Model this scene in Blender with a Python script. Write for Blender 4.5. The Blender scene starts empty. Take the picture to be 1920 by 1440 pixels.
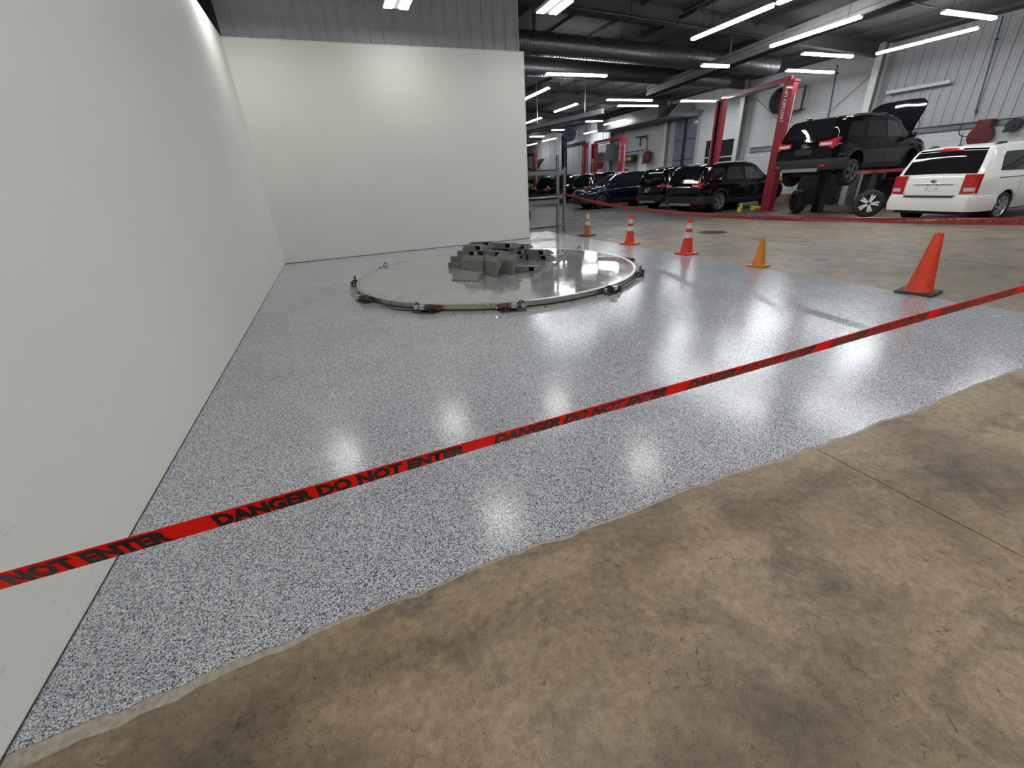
import bpy, bmesh, math, random
from mathutils import Vector, Matrix
random.seed(7)
C = bpy.context.scene.collection
SC = bpy.context.scene
PI = math.pi
R = math.radians

# ------------------------------------------------------------------ camera, world, exposure
cam_d = bpy.data.cameras.new('camera')
cam = bpy.data.objects.new('camera', cam_d)
C.objects.link(cam)
cam_d.sensor_width = 36.0
cam_d.lens = 780.3 / 1920 * 36.0
cam_d.clip_start = 0.05
cam_d.clip_end = 300
_r = Vector((0.92480, -0.37683, -0.05241))
_d = Vector((-0.20825, -0.38607, -0.89866))
_f = Vector((0.31841, 0.84199, -0.43551))
_m = Matrix((( _r.x, -_d.x, -_f.x), (_r.y, -_d.y, -_f.y), (_r.z, -_d.z, -_f.z))).to_4x4()
_m.translation = Vector((0, 0, 1.5))
cam.matrix_world = _m
SC.camera = cam

w = bpy.data.worlds.new('world')
SC.world = w
w.use_nodes = True
w.node_tree.nodes['Background'].inputs[0].default_value = (0.86, 0.92, 1.0, 1)
w.node_tree.nodes['Background'].inputs[1].default_value = 0.22
SC.view_settings.view_transform = 'Standard'
SC.view_settings.look = 'None'
SC.view_settings.gamma = 1.0
SC.view_settings.use_curve_mapping = False
SC.view_settings.exposure = 0.0
LAMP_BAY = 31.0      # emission of the high-bay lenses over the back of the coated bay
LAMP_MID = 24.0      # dimmer fixtures of the middle row
LAMP_FILL = 50.0     # unseen fill lights added over and behind the camera
LAMP_STRIP = 62.0    # emission of the strip lights in the workshop

# ------------------------------------------------------------------ materials
def new_mat(name):
    m = bpy.data.materials.new(name)
    m.use_nodes = True
    nt = m.node_tree
    return m, nt, nt.nodes['Principled BSDF']

def node(nt, t, **kw):
    n = nt.nodes.new(t)
    for k, v in kw.items():
        if k.startswith('i_'):
            key = k[2:]
            n.inputs[int(key) if key.isdigit() else key].default_value = v
        else:
            setattr(n, k, v)
    return n

def coords(nt, scale=(1, 1, 1), kind='Object', rot=(0, 0, 0)):
    tc = node(nt, 'ShaderNodeTexCoord')
    mp = node(nt, 'ShaderNodeMapping')
    mp.inputs['Scale'].default_value = scale
    mp.inputs['Rotation'].default_value = rot
    nt.links.new(tc.outputs[kind], mp.inputs['Vector'])
    return mp.outputs['Vector']

def noise(nt, vec, scale, detail=4, rough=0.55, dist=0.0):
    n = node(nt, 'ShaderNodeTexNoise')
    n.inputs['Scale'].default_value = scale
    n.inputs['Detail'].default_value = detail
    n.inputs['Roughness'].default_value = rough
    n.inputs['Distortion'].default_value = dist
    nt.links.new(vec, n.inputs['Vector'])
    return n.outputs['Fac']

def ramp(nt, fac, stops, interp='LINEAR'):
    n = node(nt, 'ShaderNodeValToRGB')
    cr = n.color_ramp
    cr.interpolation = interp
    while len(cr.elements) < len(stops):
        cr.elements.new(0.5)
    for e, (p, c) in zip(cr.elements, stops):
        e.position = p
        e.color = (c[0], c[1], c[2], 1) if not isinstance(c, (int, float)) else (c, c, c, 1)
    nt.links.new(fac, n.inputs['Fac'])
    return n.outputs['Color']

def mix(nt, a, b, fac, mode='MIX'):
    n = node(nt, 'ShaderNodeMix', data_type='RGBA', blend_type=mode)
    for sock, v in ((n.inputs[6], a), (n.inputs[7], b), (n.inputs[0], fac)):
        if hasattr(v, 'links'):
            nt.links.new(v, sock)
        elif isinstance(v, (int, float)):
            sock.default_value = v
        else:
            sock.default_value = (v[0], v[1], v[2], 1)
    return n.outputs[2]

def bump(nt, height, strength, distance=0.01):
    n = node(nt, 'ShaderNodeBump')
    n.inputs['Strength'].default_value = strength
    n.inputs['Distance'].default_value = distance
    nt.links.new(height, n.inputs['Height'])
    return n.outputs['Normal']

_cache = {}
def mat(name, col, rough=0.5, metal=0.0, var=0.08, scale=14.0, coat=0.0, spec=0.5, bmp=0.0):
    if name in _cache:
        return _cache[name]
    m, nt, b = new_mat(name)
    v = coords(nt)
    n = noise(nt, v, scale)
    lo = [max(0, c * (1 - var)) for c in col]
    hi = [min(1, c * (1 + var)) for c in col]
    nt.links.new(ramp(nt, n, [(0.3, lo), (0.7, hi)]), b.inputs['Base Color'])
    b.inputs['Roughness'].default_value = rough
    b.inputs['Metallic'].default_value = metal
    b.inputs['Specular IOR Level'].default_value = spec
    b.inputs['Coat Weight'].default_value = coat
    b.inputs['Coat Roughness'].default_value = 0.03
    if bmp:
        nt.links.new(bump(nt, n, bmp, 0.004), b.inputs['Normal'])
    _cache[name] = m
    return m

def lamp_mat(name, col, strength):
    m, nt, b = new_mat(name)
    b.inputs['Base Color'].default_value = (0.9, 0.9, 0.9, 1)
    b.inputs['Emission Color'].default_value = (*col, 1)
    b.inputs['Emission Strength'].default_value = strength
    return m

def flake_mat():
    m, nt, b = new_mat('epoxy_flake')
    v = coords(nt, (1, 1, 1))
    # stretch cells slightly with noise so flakes are angular chips of mixed size
    vo = node(nt, 'ShaderNodeTexVoronoi', feature='F1', distance='EUCLIDEAN')
    vo.inputs['Scale'].default_value = 270.0
    nt.links.new(v, vo.inputs['Vector'])
    sep = node(nt, 'ShaderNodeSeparateColor')
    nt.links.new(vo.outputs['Color'], sep.inputs['Color'])
    c1 = ramp(nt, sep.outputs[0], [(0.0, (0.055, 0.060, 0.078)), (0.20, (0.22, 0.235, 0.28)), (0.38, (0.42, 0.445, 0.505)),
                                   (0.58, (0.64, 0.665, 0.715)), (0.80, (0.82, 0.84, 0.87))], 'CONSTANT')
    big = noise(nt, v, 1.1, 3)
    sh = ramp(nt, big, [(0.3, 0.86), (0.7, 1.0)])
    nt.links.new(mix(nt, c1, sh, 1.0, 'MULTIPLY'), b.inputs['Base Color'])
    rg = noise(nt, v, 2.2, 4)
    nt.links.new(ramp(nt, rg, [(0.25, 0.155), (0.75, 0.215)]), b.inputs['Roughness'])
    b.inputs['Specular IOR Level'].default_value = 0.5
    nt.links.new(bump(nt, sep.outputs[1], 0.035, 0.002), b.inputs['Normal'])
    return m

def concrete_mat():
    m, nt, b = new_mat('worn_concrete')
    v = coords(nt)
    a = noise(nt, v, 0.9, 6, 0.62, 0.4)
    base = ramp(nt, a, [(0.26, (0.120, 0.090, 0.064)), (0.40, (0.250, 0.188, 0.128)), (0.54, (0.400, 0.305, 0.205)), (0.75, (0.285, 0.232, 0.168))])
    # ochre patches
    oc = noise(nt, v, 1.7, 3, 0.5)
    base = mix(nt, base, (0.46, 0.36, 0.22), ramp(nt, oc, [(0.56, 0.0), (0.72, 0.55)]))
    # slate tint for dark reflections, put into the far floor's colour; greyer traffic lane past the coated bay
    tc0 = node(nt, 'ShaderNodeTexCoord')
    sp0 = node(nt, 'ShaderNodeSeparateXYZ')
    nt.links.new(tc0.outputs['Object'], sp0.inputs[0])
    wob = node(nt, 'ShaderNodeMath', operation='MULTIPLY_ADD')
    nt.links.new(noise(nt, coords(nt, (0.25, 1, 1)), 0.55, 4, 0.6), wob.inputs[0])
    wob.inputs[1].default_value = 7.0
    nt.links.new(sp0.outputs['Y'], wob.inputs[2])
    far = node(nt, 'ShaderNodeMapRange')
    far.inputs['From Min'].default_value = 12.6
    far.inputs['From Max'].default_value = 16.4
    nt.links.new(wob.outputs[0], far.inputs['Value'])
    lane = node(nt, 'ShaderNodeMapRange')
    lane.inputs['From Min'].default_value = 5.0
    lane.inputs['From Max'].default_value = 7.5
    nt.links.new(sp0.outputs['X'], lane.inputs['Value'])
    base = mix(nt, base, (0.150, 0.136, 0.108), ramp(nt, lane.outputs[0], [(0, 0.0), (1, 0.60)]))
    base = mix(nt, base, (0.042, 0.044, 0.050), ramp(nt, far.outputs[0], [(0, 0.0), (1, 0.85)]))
    # cool grey oil stains
    st = noise(nt, coords(nt, (1, 1.6, 1), rot=(0, 0, 0.5)), 1.9, 6, 0.66, 0.4)
    base = mix(nt, base, (0.075, 0.070, 0.066), ramp(nt, st, [(0.52, 0.0), (0.68, 0.72)]))
    # individual oil stains with soft, broken outlines
    for (sx, sy, sr, amt) in ((-0.80, 0.86, 0.50, 0.72), (-0.45, 0.62, 0.40, 0.55), (0.95, 0.30, 0.30, 0.45), (2.95, 0.72, 0.42, 0.60), (1.55, 0.55, 0.30, 0.35), (2.1, -0.15, 0.30, 0.55), (1.0, 0.72, 0.16, 0.4), (0.62, 0.35, 0.22, 0.5)):
        vd = node(nt, 'ShaderNodeVectorMath', operation='DISTANCE')
        wv = node(nt, 'ShaderNodeVectorMath', operation='MULTIPLY_ADD')
        nw = node(nt, 'ShaderNodeTexNoise')
        nw.inputs['Scale'].default_value = 4.0
        nw.inputs['Detail'].default_value = 5
        nt.links.new(v, nw.inputs['Vector'])
        nt.links.new(nw.outputs['Color'], wv.inputs[0])
        wv.inputs[1].default_value = (0.7, 0.7, 0.0)
        nt.links.new(v, wv.inputs[2])
        nt.links.new(wv.outputs[0], vd.inputs[0])
        vd.inputs[1].default_value = (sx + 0.35, sy + 0.35, 0.0)
        base = mix(nt, base, (0.055, 0.048, 0.043), ramp(nt, vd.outputs['Value'], [(0.0, amt), (sr, 0.0)]))
    # fine mottling and grain
    fg = noise(nt, v, 26, 6, 0.7)
    base = mix(nt, base, ramp(nt, fg, [(0.3, 0.66), (0.7, 1.22)]), 1.0, 'MULTIPLY')
    gr = noise(nt, v, 210, 3, 0.7)
    base = mix(nt, base, ramp(nt, gr, [(0.3, 0.70), (0.7, 1.22)]), 1.0, 'MULTIPLY')
    # hairline craze cracks
    dn = node(nt, 'ShaderNodeTexNoise')
    dn.inputs['Scale'].default_value = 16.0
    nt.links.new(v, dn.inputs['Vector'])
    va = node(nt, 'ShaderNodeVectorMath', operation='MULTIPLY_ADD')
    nt.links.new(dn.outputs['Color'], va.inputs[0])
    va.inputs[1].default_value = (0.11, 0.11, 0.0)
    nt.links.new(v, va.inputs[2])
    vo = node(nt, 'ShaderNodeTexVoronoi', feature='DISTANCE_TO_EDGE')
    vo.inputs['Scale'].default_value = 24.0
    nt.links.new(va.outputs[0], vo.inputs['Vector'])
    crack = ramp(nt, vo.outputs['Distance'], [(0.0, 1.0), (0.030, 0.0)])
    cm = ramp(nt, noise(nt, v, 2.6, 5, 0.7), [(0.42, 0.0), (0.55, 0.95)])
    cm2 = ramp(nt, noise(nt, v, 22, 2, 0.5), [(0.52, 0.0), (0.58, 1.0)])
    cf = mix(nt, mix(nt, crack, cm, 1.0, 'MULTIPLY'), cm2, 1.0, 'MULTIPLY')
    base = mix(nt, base, (0.035, 0.030, 0.026), cf)
    # drag scratches, pale
    sc = noise(nt, coords(nt, (1.2, 26, 1), rot=(0, 0, R(24))), 1.6, 3, 0.6)
    base = mix(nt, base, (0.36, 0.31, 0.25), ramp(nt, sc, [(0.66, 0.0), (0.74, 0.16)]))
    nt.links.new(base, b.inputs['Base Color'])
    rr = noise(nt, v, 3.0, 5, 0.6)
    nt.links.new(ramp(nt, rr, [(0.3, 0.36), (0.7, 0.56)]), b.inputs['Roughness'])
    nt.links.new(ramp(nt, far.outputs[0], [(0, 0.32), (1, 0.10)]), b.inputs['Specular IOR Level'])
    nt.links.new(bump(nt, fg, 0.12, 0.004), b.inputs['Normal'])
    return m

def panel_white_mat():
    m, nt, b = new_mat('white_wall_panel')
    v = coords(nt)
    a = noise(nt, v, 0.8, 3)
    base = ramp(nt, a, [(0.3, (0.775, 0.785, 0.735)), (0.7, (0.81, 0.815, 0.765))])
    # scuffs low on the wall
    sp = node(nt, 'ShaderNodeSeparateXYZ')
    tc = node(nt, 'ShaderNodeTexCoord')
    nt.links.new(tc.outputs['Object'], sp.inputs[0])
    low = node(nt, 'ShaderNodeMapRange')
    low.inputs['From Min'].default_value = 1.3
    low.inputs['From Max'].default_value = 0.1
    nt.links.new(sp.outputs['Z'], low.inputs['Value'])
    sc = noise(nt, coords(nt, (3, 3, 9), rot=(0.5, 0.4, 0.3)), 4.0, 6, 0.75)
    f = mix(nt, ramp(nt, sc, [(0.60, 0.0), (0.72, 0.42)]), low.outputs[0], 1.0, 'MULTIPLY')
    base = mix(nt, base, (0.30, 0.29, 0.26), f)
    nt.links.new(base, b.inputs['Base Color'])
    b.inputs['Roughness'].default_value = 0.62
    b.inputs['Specular IOR Level'].default_value = 0.25
    nt.links.new(bump(nt, noise(nt, v, 130, 2), 0.06, 0.002), b.inputs['Normal'])
    return m

def block_mat():
    m, nt, b = new_mat('painted_block')
    tc = node(nt, 'ShaderNodeTexCoord')
    sp = node(nt, 'ShaderNodeSeparateXYZ')
    cb = node(nt, 'ShaderNodeCombineXYZ')
    nt.links.new(tc.outputs['Object'], sp.inputs[0])
    nt.links.new(sp.outputs['Y'], cb.inputs['X'])
    nt.links.new(sp.outputs['Z'], cb.inputs['Y'])
    br = node(nt, 'ShaderNodeTexBrick')
    br.inputs['Scale'].default_value = 1.0
    br.inputs['Brick Width'].default_value = 0.4
    br.inputs['Row Height'].default_value = 0.2
    br.inputs['Mortar Size'].default_value = 0.008
    br.inputs['Color1'].default_value = (0.62, 0.63, 0.64, 1)
    br.inputs['Color2'].default_value = (0.68, 0.69, 0.70, 1)
    br.inputs['Mortar'].default_value = (0.48, 0.49, 0.50, 1)
    nt.links.new(cb.outputs[0], br.inputs['Vector'])
    nt.links.new(br.outputs['Color'], b.inputs['Base Color'])
    b.inputs['Roughness'].default_value = 0.6
    return m

def stainless_mat():
    m, nt, b = new_mat('brushed_stainless')
    v = coords(nt)
    b.inputs['Metallic'].default_value = 0.55
    sm = noise(nt, coords(nt, (1, 3.5, 1), rot=(0, 0, 0.3)), 2.6, 6, 0.7, 0.8)
    base = ramp(nt, sm, [(0.34, (0.46, 0.46, 0.475)), (0.55, (0.58, 0.58, 0.575)), (0.8, (0.64, 0.64, 0.63))])
    nt.links.new(base, b.inputs['Base Color'])
    nt.links.new(ramp(nt, sm, [(0.3, 0.11), (0.62, 0.05)]), b.inputs['Roughness'])
    nt.links.new(bump(nt, noise(nt, v, 1.7, 3, 0.5), 0.025, 0.01), b.inputs['Normal'])
    return m

def ramp_seg_mat():
    return mat('grey_cast_ramp', (0.20, 0.203, 0.198), 0.55, 0.25, var=0.22, scale=30, bmp=0.15)

M = {}
M['flake'] = flake_mat()
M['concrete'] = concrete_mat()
M['white'] = panel_white_mat()
M['block'] = block_mat()
M['steel_top'] = stainless_mat()
M['ramp'] = ramp_seg_mat()
M['siding'] = mat('grey_siding', (0.54, 0.545, 0.565), 0.5, 0.0, 0.06, 3)
M['siding_white'] = mat('pale_siding', (0.40, 0.41, 0.425), 0.5, 0.0, 0.05, 3)
M['ceil'] = mat('dark_ceiling_liner', (0.075, 0.074, 0.078), 0.8, 0.0, 0.12, 2)
M['dark_steel'] = mat('dark_steel', (0.035, 0.035, 0.04), 0.5, 0.3, 0.2, 8)
M['galv'] = mat('galvanised_steel', (0.30, 0.31, 0.33), 0.38, 0.85, 0.15, 9)
M['column_web'] = mat('grey_column_web', (0.20, 0.20, 0.205), 0.6, 0.0, 0.08, 5)
M['rail'] = mat('grey_rail', (0.105, 0.10, 0.10), 0.5, 0.3, 0.12, 6)
M['duct'] = mat('dull_spiral_duct', (0.20, 0.205, 0.215), 0.42, 0.8, 0.15, 9)
M['alu'] = mat('bright_aluminium', (0.55, 0.56, 0.58), 0.3, 0.9, 0.1, 8)
M['rackgrey'] = mat('grey_rack_paint', (0.20, 0.205, 0.21), 0.45, 0.2, 0.12, 12)
M['red'] = mat('red_lift_paint', (0.30, 0.018, 0.030), 0.35, 0.0, 0.14, 5, coat=0.3)
M['orangered'] = mat('orange_red_plastic', (0.86, 0.075, 0.030), 0.42, 0.0, 0.10, 9)
M['conered'] = mat('red_orange_cone', (0.80, 0.055, 0.030), 0.45, 0.0, 0.10, 9)
M['coneorange'] = mat('amber_cone', (0.78, 0.27, 0.022), 0.45, 0.0, 0.12, 9)
M['coneold'] = mat('faded_orange_cone', (0.42, 0.125, 0.055), 0.6, 0.0, 0.25, 14)
M['cream'] = mat('cream_reflective', (0.62, 0.56, 0.40), 0.4, 0.0, 0.12, 22)
M['reflect'] = mat('white_reflective', (0.78, 0.74, 0.72), 0.35, 0.0, 0.08, 30)
M['rubber'] = mat('brown_black_rubber', (0.060, 0.052, 0.042), 0.7, 0.0, 0.2, 20)
M['tyre'] = mat('tyre_rubber', (0.014, 0.014, 0.015), 0.65, 0.0, 0.2, 30)
M['black'] = mat('black_plastic', (0.016, 0.016, 0.018), 0.45, 0.0, 0.15, 20)
M['hole'] = mat('dark_pocket', (0.004, 0.004, 0.004), 0.9, 0.0, 0.1, 20)
M['chrome'] = mat('chrome', (0.70, 0.71, 0.73), 0.12, 1.0, 0.05, 10)
M['silver'] = mat('silver_alloy', (0.52, 0.53, 0.55), 0.28, 0.8, 0.06, 10)
M['bright_spoke'] = mat('machined_spoke', (0.72, 0.73, 0.75), 0.35, 0.2, 0.06, 10)
M['rimgrey'] = mat('grey_alloy', (0.20, 0.20, 0.21), 0.35, 0.8, 0.08, 10)
M['glass'] = mat('dark_tinted_glass', (0.008, 0.009, 0.010), 0.03, 0.0, 0.1, 5, spec=0.6)
M['glass_side'] = mat('grey_tinted_glass', (0.035, 0.040, 0.042), 0.03, 0.0, 0.2, 3, spec=0.6)
M['paint_black'] = mat('black_car_paint', (0.004, 0.004, 0.005), 0.06, 0.0, 0.1, 3, spec=0.36)
M['paint_navy'] = mat('navy_car_paint', (0.006, 0.010, 0.022), 0.07, 0.0, 0.1, 3, spec=0.5)
M['paint_white'] = mat('white_car_paint', (0.84, 0.84, 0.80), 0.12, 0.0, 0.03, 3)
M['paint_green'] = mat('lime_car_paint', (0.085, 0.16, 0.035), 0.12, 0.0, 0.1, 3)
M['clad'] = mat('grey_black_cladding', (0.014, 0.014, 0.015), 0.55, 0.0, 0.12, 20)
M['skid'] = mat('silver_grey_skid', (0.26, 0.26, 0.25), 0.45, 0.3, 0.1, 12)
M['tail'] = mat('red_lamp_lens', (0.50, 0.010, 0.018), 0.10, 0.0, 0.15, 20, coat=0.6)
M['tailclear'] = mat('clear_lamp_lens', (0.60, 0.50, 0.48), 0.12, 0.0, 0.2, 40, coat=0.6)
M['green_dark'] = mat('green_hood_underside', (0.045, 0.075, 0.035), 0.25, 0.0, 0.2, 4)
M['headlamp'] = mat('headlamp_lens', (0.42, 0.44, 0.47), 0.08, 0.3, 0.2, 20, coat=0.8)
M['yellow'] = mat('yellow_paint', (0.72, 0.52, 0.02), 0.45, 0.0, 0.12, 14)
M['blue'] = mat('navy_hose', (0.018, 0.022, 0.070), 0.5, 0.0, 0.2, 25)
M['bluepipe'] = mat('blue_air_pipe', (0.035, 0.055, 0.12), 0.45, 0.0, 0.1, 9)
M['reelred'] = mat('dark_red_reel', (0.115, 0.012, 0.015), 0.45, 0.0, 0.15, 9)
M['white_steel'] = mat('white_painted_steel', (0.60, 0.61, 0.61), 0.5, 0.0, 0.06, 6)
M['doorblue'] = mat('translucent_door_panel', (0.16, 0.19, 0.25), 0.10, 0.0, 0.12, 2, coat=0.5)
M['window_dark'] = mat('dark_window_glass', (0.012, 0.013, 0.015), 0.05, 0.0, 0.2, 3)
M['card'] = mat('brown_cardboard', (0.30, 0.20, 0.11), 0.8, 0.0, 0.12, 12)
M['olive'] = mat('olive_yellow_bin', (0.28, 0.24, 0.03), 0.6, 0.0, 0.2, 12)
M['plate'] = mat('grey_base_plate', (0.33, 0.325, 0.31), 0.55, 0.1, 0.2, 18)
M['rimband'] = mat('stainless_rim', (0.50, 0.49, 0.45), 0.30, 0.9, 0.10, 6)
M['motor'] = mat('motor_grey', (0.10, 0.10, 0.105), 0.45, 0.5, 0.2, 30)
M['roller'] = mat('maroon_roller', (0.085, 0.022, 0.018), 0.5, 0.0, 0.2, 20)
def film(name, col, rough):
    m, nt, b = new_mat(name)
    n = noise(nt, coords(nt), 5.0)
    nt.links.new(ramp(nt, n, [(0.3, [c * 0.94 for c in col]), (0.7, [min(1, c * 1.06) for c in col])]), b.inputs['Base Color'])
    b.inputs['Roughness'].default_value = rough
    tr = node(nt, 'ShaderNodeBsdfTranslucent')
    tr.inputs['Color'].default_value = (*col, 1)
    mx = node(nt, 'ShaderNodeMixShader')
    mx.inputs[0].default_value = 0.75
    nt.links.new(b.outputs[0], mx.inputs[1])
    nt.links.new(tr.outputs[0], mx.inputs[2])
    nt.links.new(mx.outputs[0], nt.nodes['Material Output'].inputs['Surface'])
    return m
M['tape'] = film('red_barricade_film', (0.96, 0.075, 0.050), 0.22)
M['tape_back'] = mat('faded_red_film', (0.36, 0.045, 0.040), 0.16, 0.0, 0.10, 5, spec=0.7)
M['ink'] = mat('black_ink', (0.012, 0.008, 0.008), 0.35, 0.0, 0.2, 60)
M['ink_back'] = mat('dark_red_show_through', (0.115, 0.018, 0.016), 0.3, 0.0, 0.2, 60)
M['letter_white'] = mat('white_lettering', (0.78, 0.76, 0.76), 0.5, 0.0, 0.05, 9)
M['grind'] = mat('pale_ground_edge', (0.40, 0.365, 0.30), 0.65, 0.0, 0.25, 40)
M['seal'] = mat('dark_base_sealant', (0.055, 0.055, 0.05), 0.7, 0.0, 0.2, 20)
M['grey_panel'] = mat('light_grey_panel', (0.42, 0.42, 0.42), 0.5, 0.0, 0.08, 6)
M['iron'] = mat('cast_iron', (0.030, 0.030, 0.032), 0.6, 0.5, 0.3, 40)
M['lamp_bay'] = lamp_mat('highbay_lens', (1.0, 0.985, 0.955), LAMP_BAY)
M['lamp_mid'] = lamp_mat('highbay_lens_dim', (1.0, 0.985, 0.955), LAMP_MID)
M['lamp_fill'] = lamp_mat('fill_lens', (1.0, 0.975, 0.94), LAMP_FILL)
M['lamp_strip'] = lamp_mat('strip_lens', (0.95, 0.98, 1.0), LAMP_STRIP)

# ------------------------------------------------------------------ mesh helper
class MB:
    def __init__(self):
        self.b = bmesh.new()
    def _tf(self, vs, loc=(0, 0, 0), rot=None):
        m = Matrix.Translation(Vector(loc))
        if rot is not None:
            m = m @ (rot if isinstance(rot, Matrix) else Matrix.Rotation(rot, 4, 'Z'))
        bmesh.ops.transform(self.b, matrix=m, verts=vs)
    def box(self, c, s, rot=None, bev=0.0):
        r = bmesh.ops.create_cube(self.b, size=1.0)
        vs = r['verts']
        bmesh.ops.scale(self.b, vec=Vector(s), verts=vs)
        if bev:
            es = list({e for v in vs for e in v.link_edges})
            rr = bmesh.ops.bevel(self.b, geom=es, offset=bev, segments=2, affect='EDGES', profile=0.5)
            vs = list({v for f in rr['faces'] for v in f.verts} | {v for v in vs if v.is_valid})
        self._tf(vs, c, rot)
        return self
    def cyl(self, p, q, r, r2=None, seg=12, caps=True):
        p, q = Vector(p), Vector(q)
        d = q - p
        rr = bmesh.ops.create_cone(self.b, cap_ends=caps, cap_tris=False, segments=seg, radius1=r, radius2=r if r2 is None else r2, depth=d.length)
        rot = Vector((0, 0, 1)).rotation_difference(d.normalized()).to_matrix().to_4x4()
        self._tf(rr['verts'], (p + q) / 2, rot)
        return self
    def tube(self, pts, r, seg=6):
        pts = [Vector(p) for p in pts]
        rings = []
        for i, p in enumerate(pts):
            t = (pts[min(i + 1, len(pts) - 1)] - pts[max(i - 1, 0)]).normalized()
            u = t.cross(Vector((0, 0, 1)))
            if u.length < 1e-3:
                u = t.cross(Vector((1, 0, 0)))
            u.normalize()
            v = t.cross(u)
            rings.append([self.b.verts.new(p + r * (math.cos(2 * PI * k / seg) * u + math.sin(2 * PI * k / seg) * v)) for k in range(seg)])
        for a, b in zip(rings, rings[1:]):
            for k in range(seg):
                self.b.faces.new((a[k], a[(k + 1) % seg], b[(k + 1) % seg], b[k]))
        self.b.faces.new(rings[0][::-1])
        self.b.faces.new(rings[-1])
        return self
    def lathe(self, prof, seg=32, c=(0, 0, 0), rot=None, a0=0.0, a1=2 * PI):
        full = abs(a1 - a0 - 2 * PI) < 1e-6
        n = seg if full else seg + 1
        vs = []
        rings = []
        for r, z in prof:
            ring = [self.b.verts.new((r * math.cos(a0 + (a1 - a0) * k / seg), r * math.sin(a0 + (a1 - a0) * k / seg), z)) for k in range(n)]
            rings.append(ring)
            vs += ring
        for a, b in zip(rings, rings[1:]):
            for k in range(seg):
                k2 = (k + 1) % n
                try:
                    self.b.faces.new((a[k], a[k2], b[k2], b[k]))
                except ValueError:
                    pass
        self._tf(vs, c, rot)
        return self
    def prism(self, poly, h, rot=None, c=(0, 0, 0)):
        """poly in local XY extruded along +Z by h, then transformed"""
        lo = [self.b.verts.new((x, y, 0)) for x, y in poly]
        hi = [self.b.verts.new((x, y, h)) for x, y in poly]
        n = len(poly)
        self.b.faces.new(lo[::-1])
        self.b.faces.new(hi)
        for k in range(n):
            self.b.faces.new((lo[k], lo[(k + 1) % n], hi[(k + 1) % n], hi[k]))
        self._tf(lo + hi, c, rot)
        return self
    def quad(self, *p):
        self.b.faces.new([self.b.verts.new(q) for q in p])
        return self
    def grid(self, rows):
        vs = [[self.b.verts.new(p) for p in row] for row in rows]
        for a, b in zip(vs, vs[1:]):
            for k in range(len(a) - 1):
                self.b.faces.new((a[k], a[k + 1], b[k + 1], b[k]))
        return self
    def build(self, name, m, parent=None, smooth=None, loc=None):
        bmesh.ops.remove_doubles(self.b, verts=self.b.verts, dist=1e-5)
        bmesh.ops.recalc_face_normals(self.b, faces=self.b.faces)
        me = bpy.data.meshes.new(name)
        self.b.to_mesh(me)
        self.b.free()
        for mm in (m if isinstance(m, (list, tuple)) else [m]):
            me.materials.append(mm)
        if smooth is not None:
            me.polygons.foreach_set('use_smooth', [True] * len(me.polygons))
            me.set_sharp_from_angle(angle=R(smooth))
        o = bpy.data.objects.new(name, me)
        C.objects.link(o)
        if parent is not None:
            o.parent = parent
        if loc is not None:
            o.location = loc
        return o

def tag(o, label=None, cat=None, group=None, kind=None):
    if label: o['label'] = label
    if cat: o['category'] = cat
    if group: o['group'] = group
    if kind: o['kind'] = kind
    return o

def empty(name, loc=(0, 0, 0), rz=0.0, label=None, cat=None, group=None):
    o = bpy.data.objects.new(name, None)
    o.empty_display_size = 0.2
    C.objects.link(o)
    o.location = loc
    o.rotation_euler = (0, 0, rz)
    return tag(o, label, cat, group)

def structure(o):
    o['kind'] = 'structure'
    return o

def copy_tree(o, parent=None):
    c = o.copy()
    C.objects.link(c)
    if parent is not None:
        c.parent = parent
    for ch in list(o.children):
        copy_tree(ch, c)
    return c

def bez(p0, p1, p2, p3, n=10):
    p0, p1, p2, p3 = map(Vector, (p0, p1, p2, p3))
    return [((1 - t) ** 3) * p0 + 3 * ((1 - t) ** 2) * t * p1 + 3 * (1 - t) * t * t * p2 + t ** 3 * p3 for t in [k / n for k in range(n + 1)]]

# ------------------------------------------------------------------ setting: floor
XL, XW, YB = -1.27, 21.0, 11.72
JX = [2.35, 9.10, 15.85]           # control joints running away from the camera
JY = [-3.7, 1.0, 18.0, 30.0]
fl = MB().box((12, 26, -0.11), (28, 64, 0.14)).build('floor', M['seal'])
structure(fl)
xs = [-2.0] + JX + [26.0]
gap = [0.0, 0.006, 0.022, 0.012, 0.0]
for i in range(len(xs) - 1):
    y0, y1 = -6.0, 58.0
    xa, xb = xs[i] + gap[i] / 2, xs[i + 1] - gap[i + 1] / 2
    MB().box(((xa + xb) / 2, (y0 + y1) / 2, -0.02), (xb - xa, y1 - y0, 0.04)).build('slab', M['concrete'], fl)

# epoxy coating with a slightly ragged front edge
m = MB()
FY, CX1 = 1.262, 6.42
n = 150
front = []
rnd = random.Random(3)
off = 0.0
for k in range(n + 1):
    x = XL + (CX1 - XL) * k / n
    off = off * 0.7 + rnd.uniform(-0.010, 0.010)
    front.append((x, FY + off + 0.012 * math.sin(x * 1.7) - (0.03 * max(0, -0.3 - x) ** 2)))
poly = front + [(CX1, 12.95), (XL, 12.95)]
m.prism(poly, 0.004)
coat = m.build('floor_coating', M['flake'])
structure(coat)
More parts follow.
